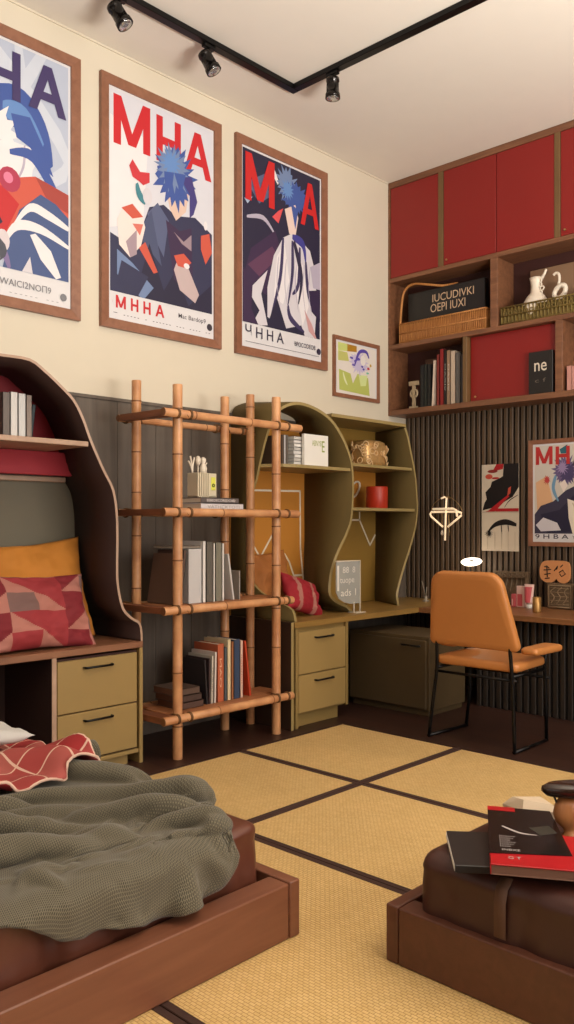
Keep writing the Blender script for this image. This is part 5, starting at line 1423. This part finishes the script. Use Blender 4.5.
# folded pale napkin
m = MB(); m.rings([[(x, y, ZT+.0005+z) for x, y, z in L_] for L_ in (
    [(2.97, 2.63, 0), (3.07, 2.58, 0), (3.16, 2.65, 0), (3.08, 2.73, 0)], [(2.965, 2.63, .014), (3.07, 2.575, .025), (3.165, 2.65, .025), (3.08, 2.735, .02)],
    [(3.00, 2.635, .045), (3.06, 2.60, .055), (3.14, 2.65, .045), (3.07, 2.70, .045)])], smooth=False)
solo('folded_cloth', m, [pal((206, 186, 160), .7)], 'pale folded cloth lying behind the black and red book', 'cloth', (3.07, 2.65, ZT))
# turned wooden bowl stand
r = thing('wooden_goblet', 'dark wooden bowl on a turned tan foot at the right picture edge', 'bowl', (3.31, 2.57, ZT))
gx, gy = 3.31, 2.57
def gpt(a, b, z): return (gx+a*.724-b*.69, gy+a*.69+b*.724, ZT+z)
m = MB(); m.rings([[gpt(ra*math.cos(t), rb_*math.sin(t), z) for t in (2*PI*k/32 for k in range(32))] for ra, rb_, z in
    ((.03, .02, .130), (.10, .035, .128), (.145, .045, .134), (.160, .05, .148), (.158, .05, .160), (.14, .044, .170), (.09, .032, .174), (.03, .02, .172))]); m.build('bowl_rim', 'wood_dark', r)
m = MB(); m.rings([[gpt(-.072+ra*math.cos(t), ra*.7*math.sin(t), z) for t in (2*PI*k/24 for k in range(24))] for ra, z in
    ((.026, .0005), (.026, .008), (.016, .02), (.02, .03), (.042, .05), (.050, .075), (.044, .105), (.030, .128))]); m.build('turned_foot', 'woodtan', r)
m = MB(); m.rings([[gpt(.03+ra*math.cos(t), ra*.7*math.sin(t), z) for t in (2*PI*k/24 for k in range(24))] for ra, z in
    ((.026, .0005), (.026, .008), (.016, .02), (.03, .04), (.045, .065), (.044, .09), (.028, .128))]); m.build('turned_foot', 'cream', r)
MB().tube([gpt(-.12, 0, .132), gpt(-.10, 0, .085), gpt(-.075, 0, .03), gpt(-.07, 0, .004)], .004, 6).build('thin_rod', 'wood_dark', r)

# ------------------------------------------------------------------ light, world, camera
def area(name, loc, rot, sx, sy, power, col):
    l = bpy.data.lights.new(name, 'AREA'); l.shape = 'RECTANGLE'; l.size = sx; l.size_y = sy; l.energy = power; l.color = col
    o = bpy.data.objects.new(name, l); COL.objects.link(o); o.location = loc; o.rotation_euler = rot; return o
area('window_daylight', (RX+.25, 3.2, 2.1), (0, PI/2, 0), 2.8, 4.0, 185, (1, .95, .875))
area('window_daylight', (3.2, RF-.25, 2.05), (PI/2, 0, 0), 4.6, 3.1, 16, (1, .95, .88))
area('ceiling_fill', (5.6, 2.4, 1.4), (PI, 0, 0), .9, 1.6, 590, (1, .945, .87))  # added fill aimed at the ceiling, out of view, no fixture behind it
l = bpy.data.lights.new('lamp_bulb', 'POINT'); l.energy = 1.5; l.color = (1, .82, .6); l.shadow_soft_size = .08
o = bpy.data.objects.new('lamp_bulb', l); COL.objects.link(o); o.location = (.765, 5.98, 1.0)
wd = bpy.data.worlds.new('World'); sc.world = wd; wd.use_nodes = True
wd.node_tree.nodes['Background'].inputs[0].default_value = (1, .93, .82, 1); wd.node_tree.nodes['Background'].inputs[1].default_value = .5
cam = bpy.data.cameras.new('Camera'); co = bpy.data.objects.new('Camera', cam); COL.objects.link(co)
cam.sensor_fit = 'VERTICAL'; cam.sensor_height = 36; cam.lens = 844.5/1024*36
cam.shift_y = (512-525)/1024*-1*-1 if False else (525-512)/1024
cam.clip_start = .05
co.location = (4.44, 0, H); co.rotation_euler = (PI/2, 0, D(43.6))
sc.camera = co
for o in ROOTS:
    if '_o' in o: del o['_o']
sc.view_settings.view_transform = 'Standard'; sc.view_settings.look = 'None'
sc.view_settings.gamma = 1; sc.view_settings.use_curve_mapping = False
sc.view_settings.exposure = -0.08
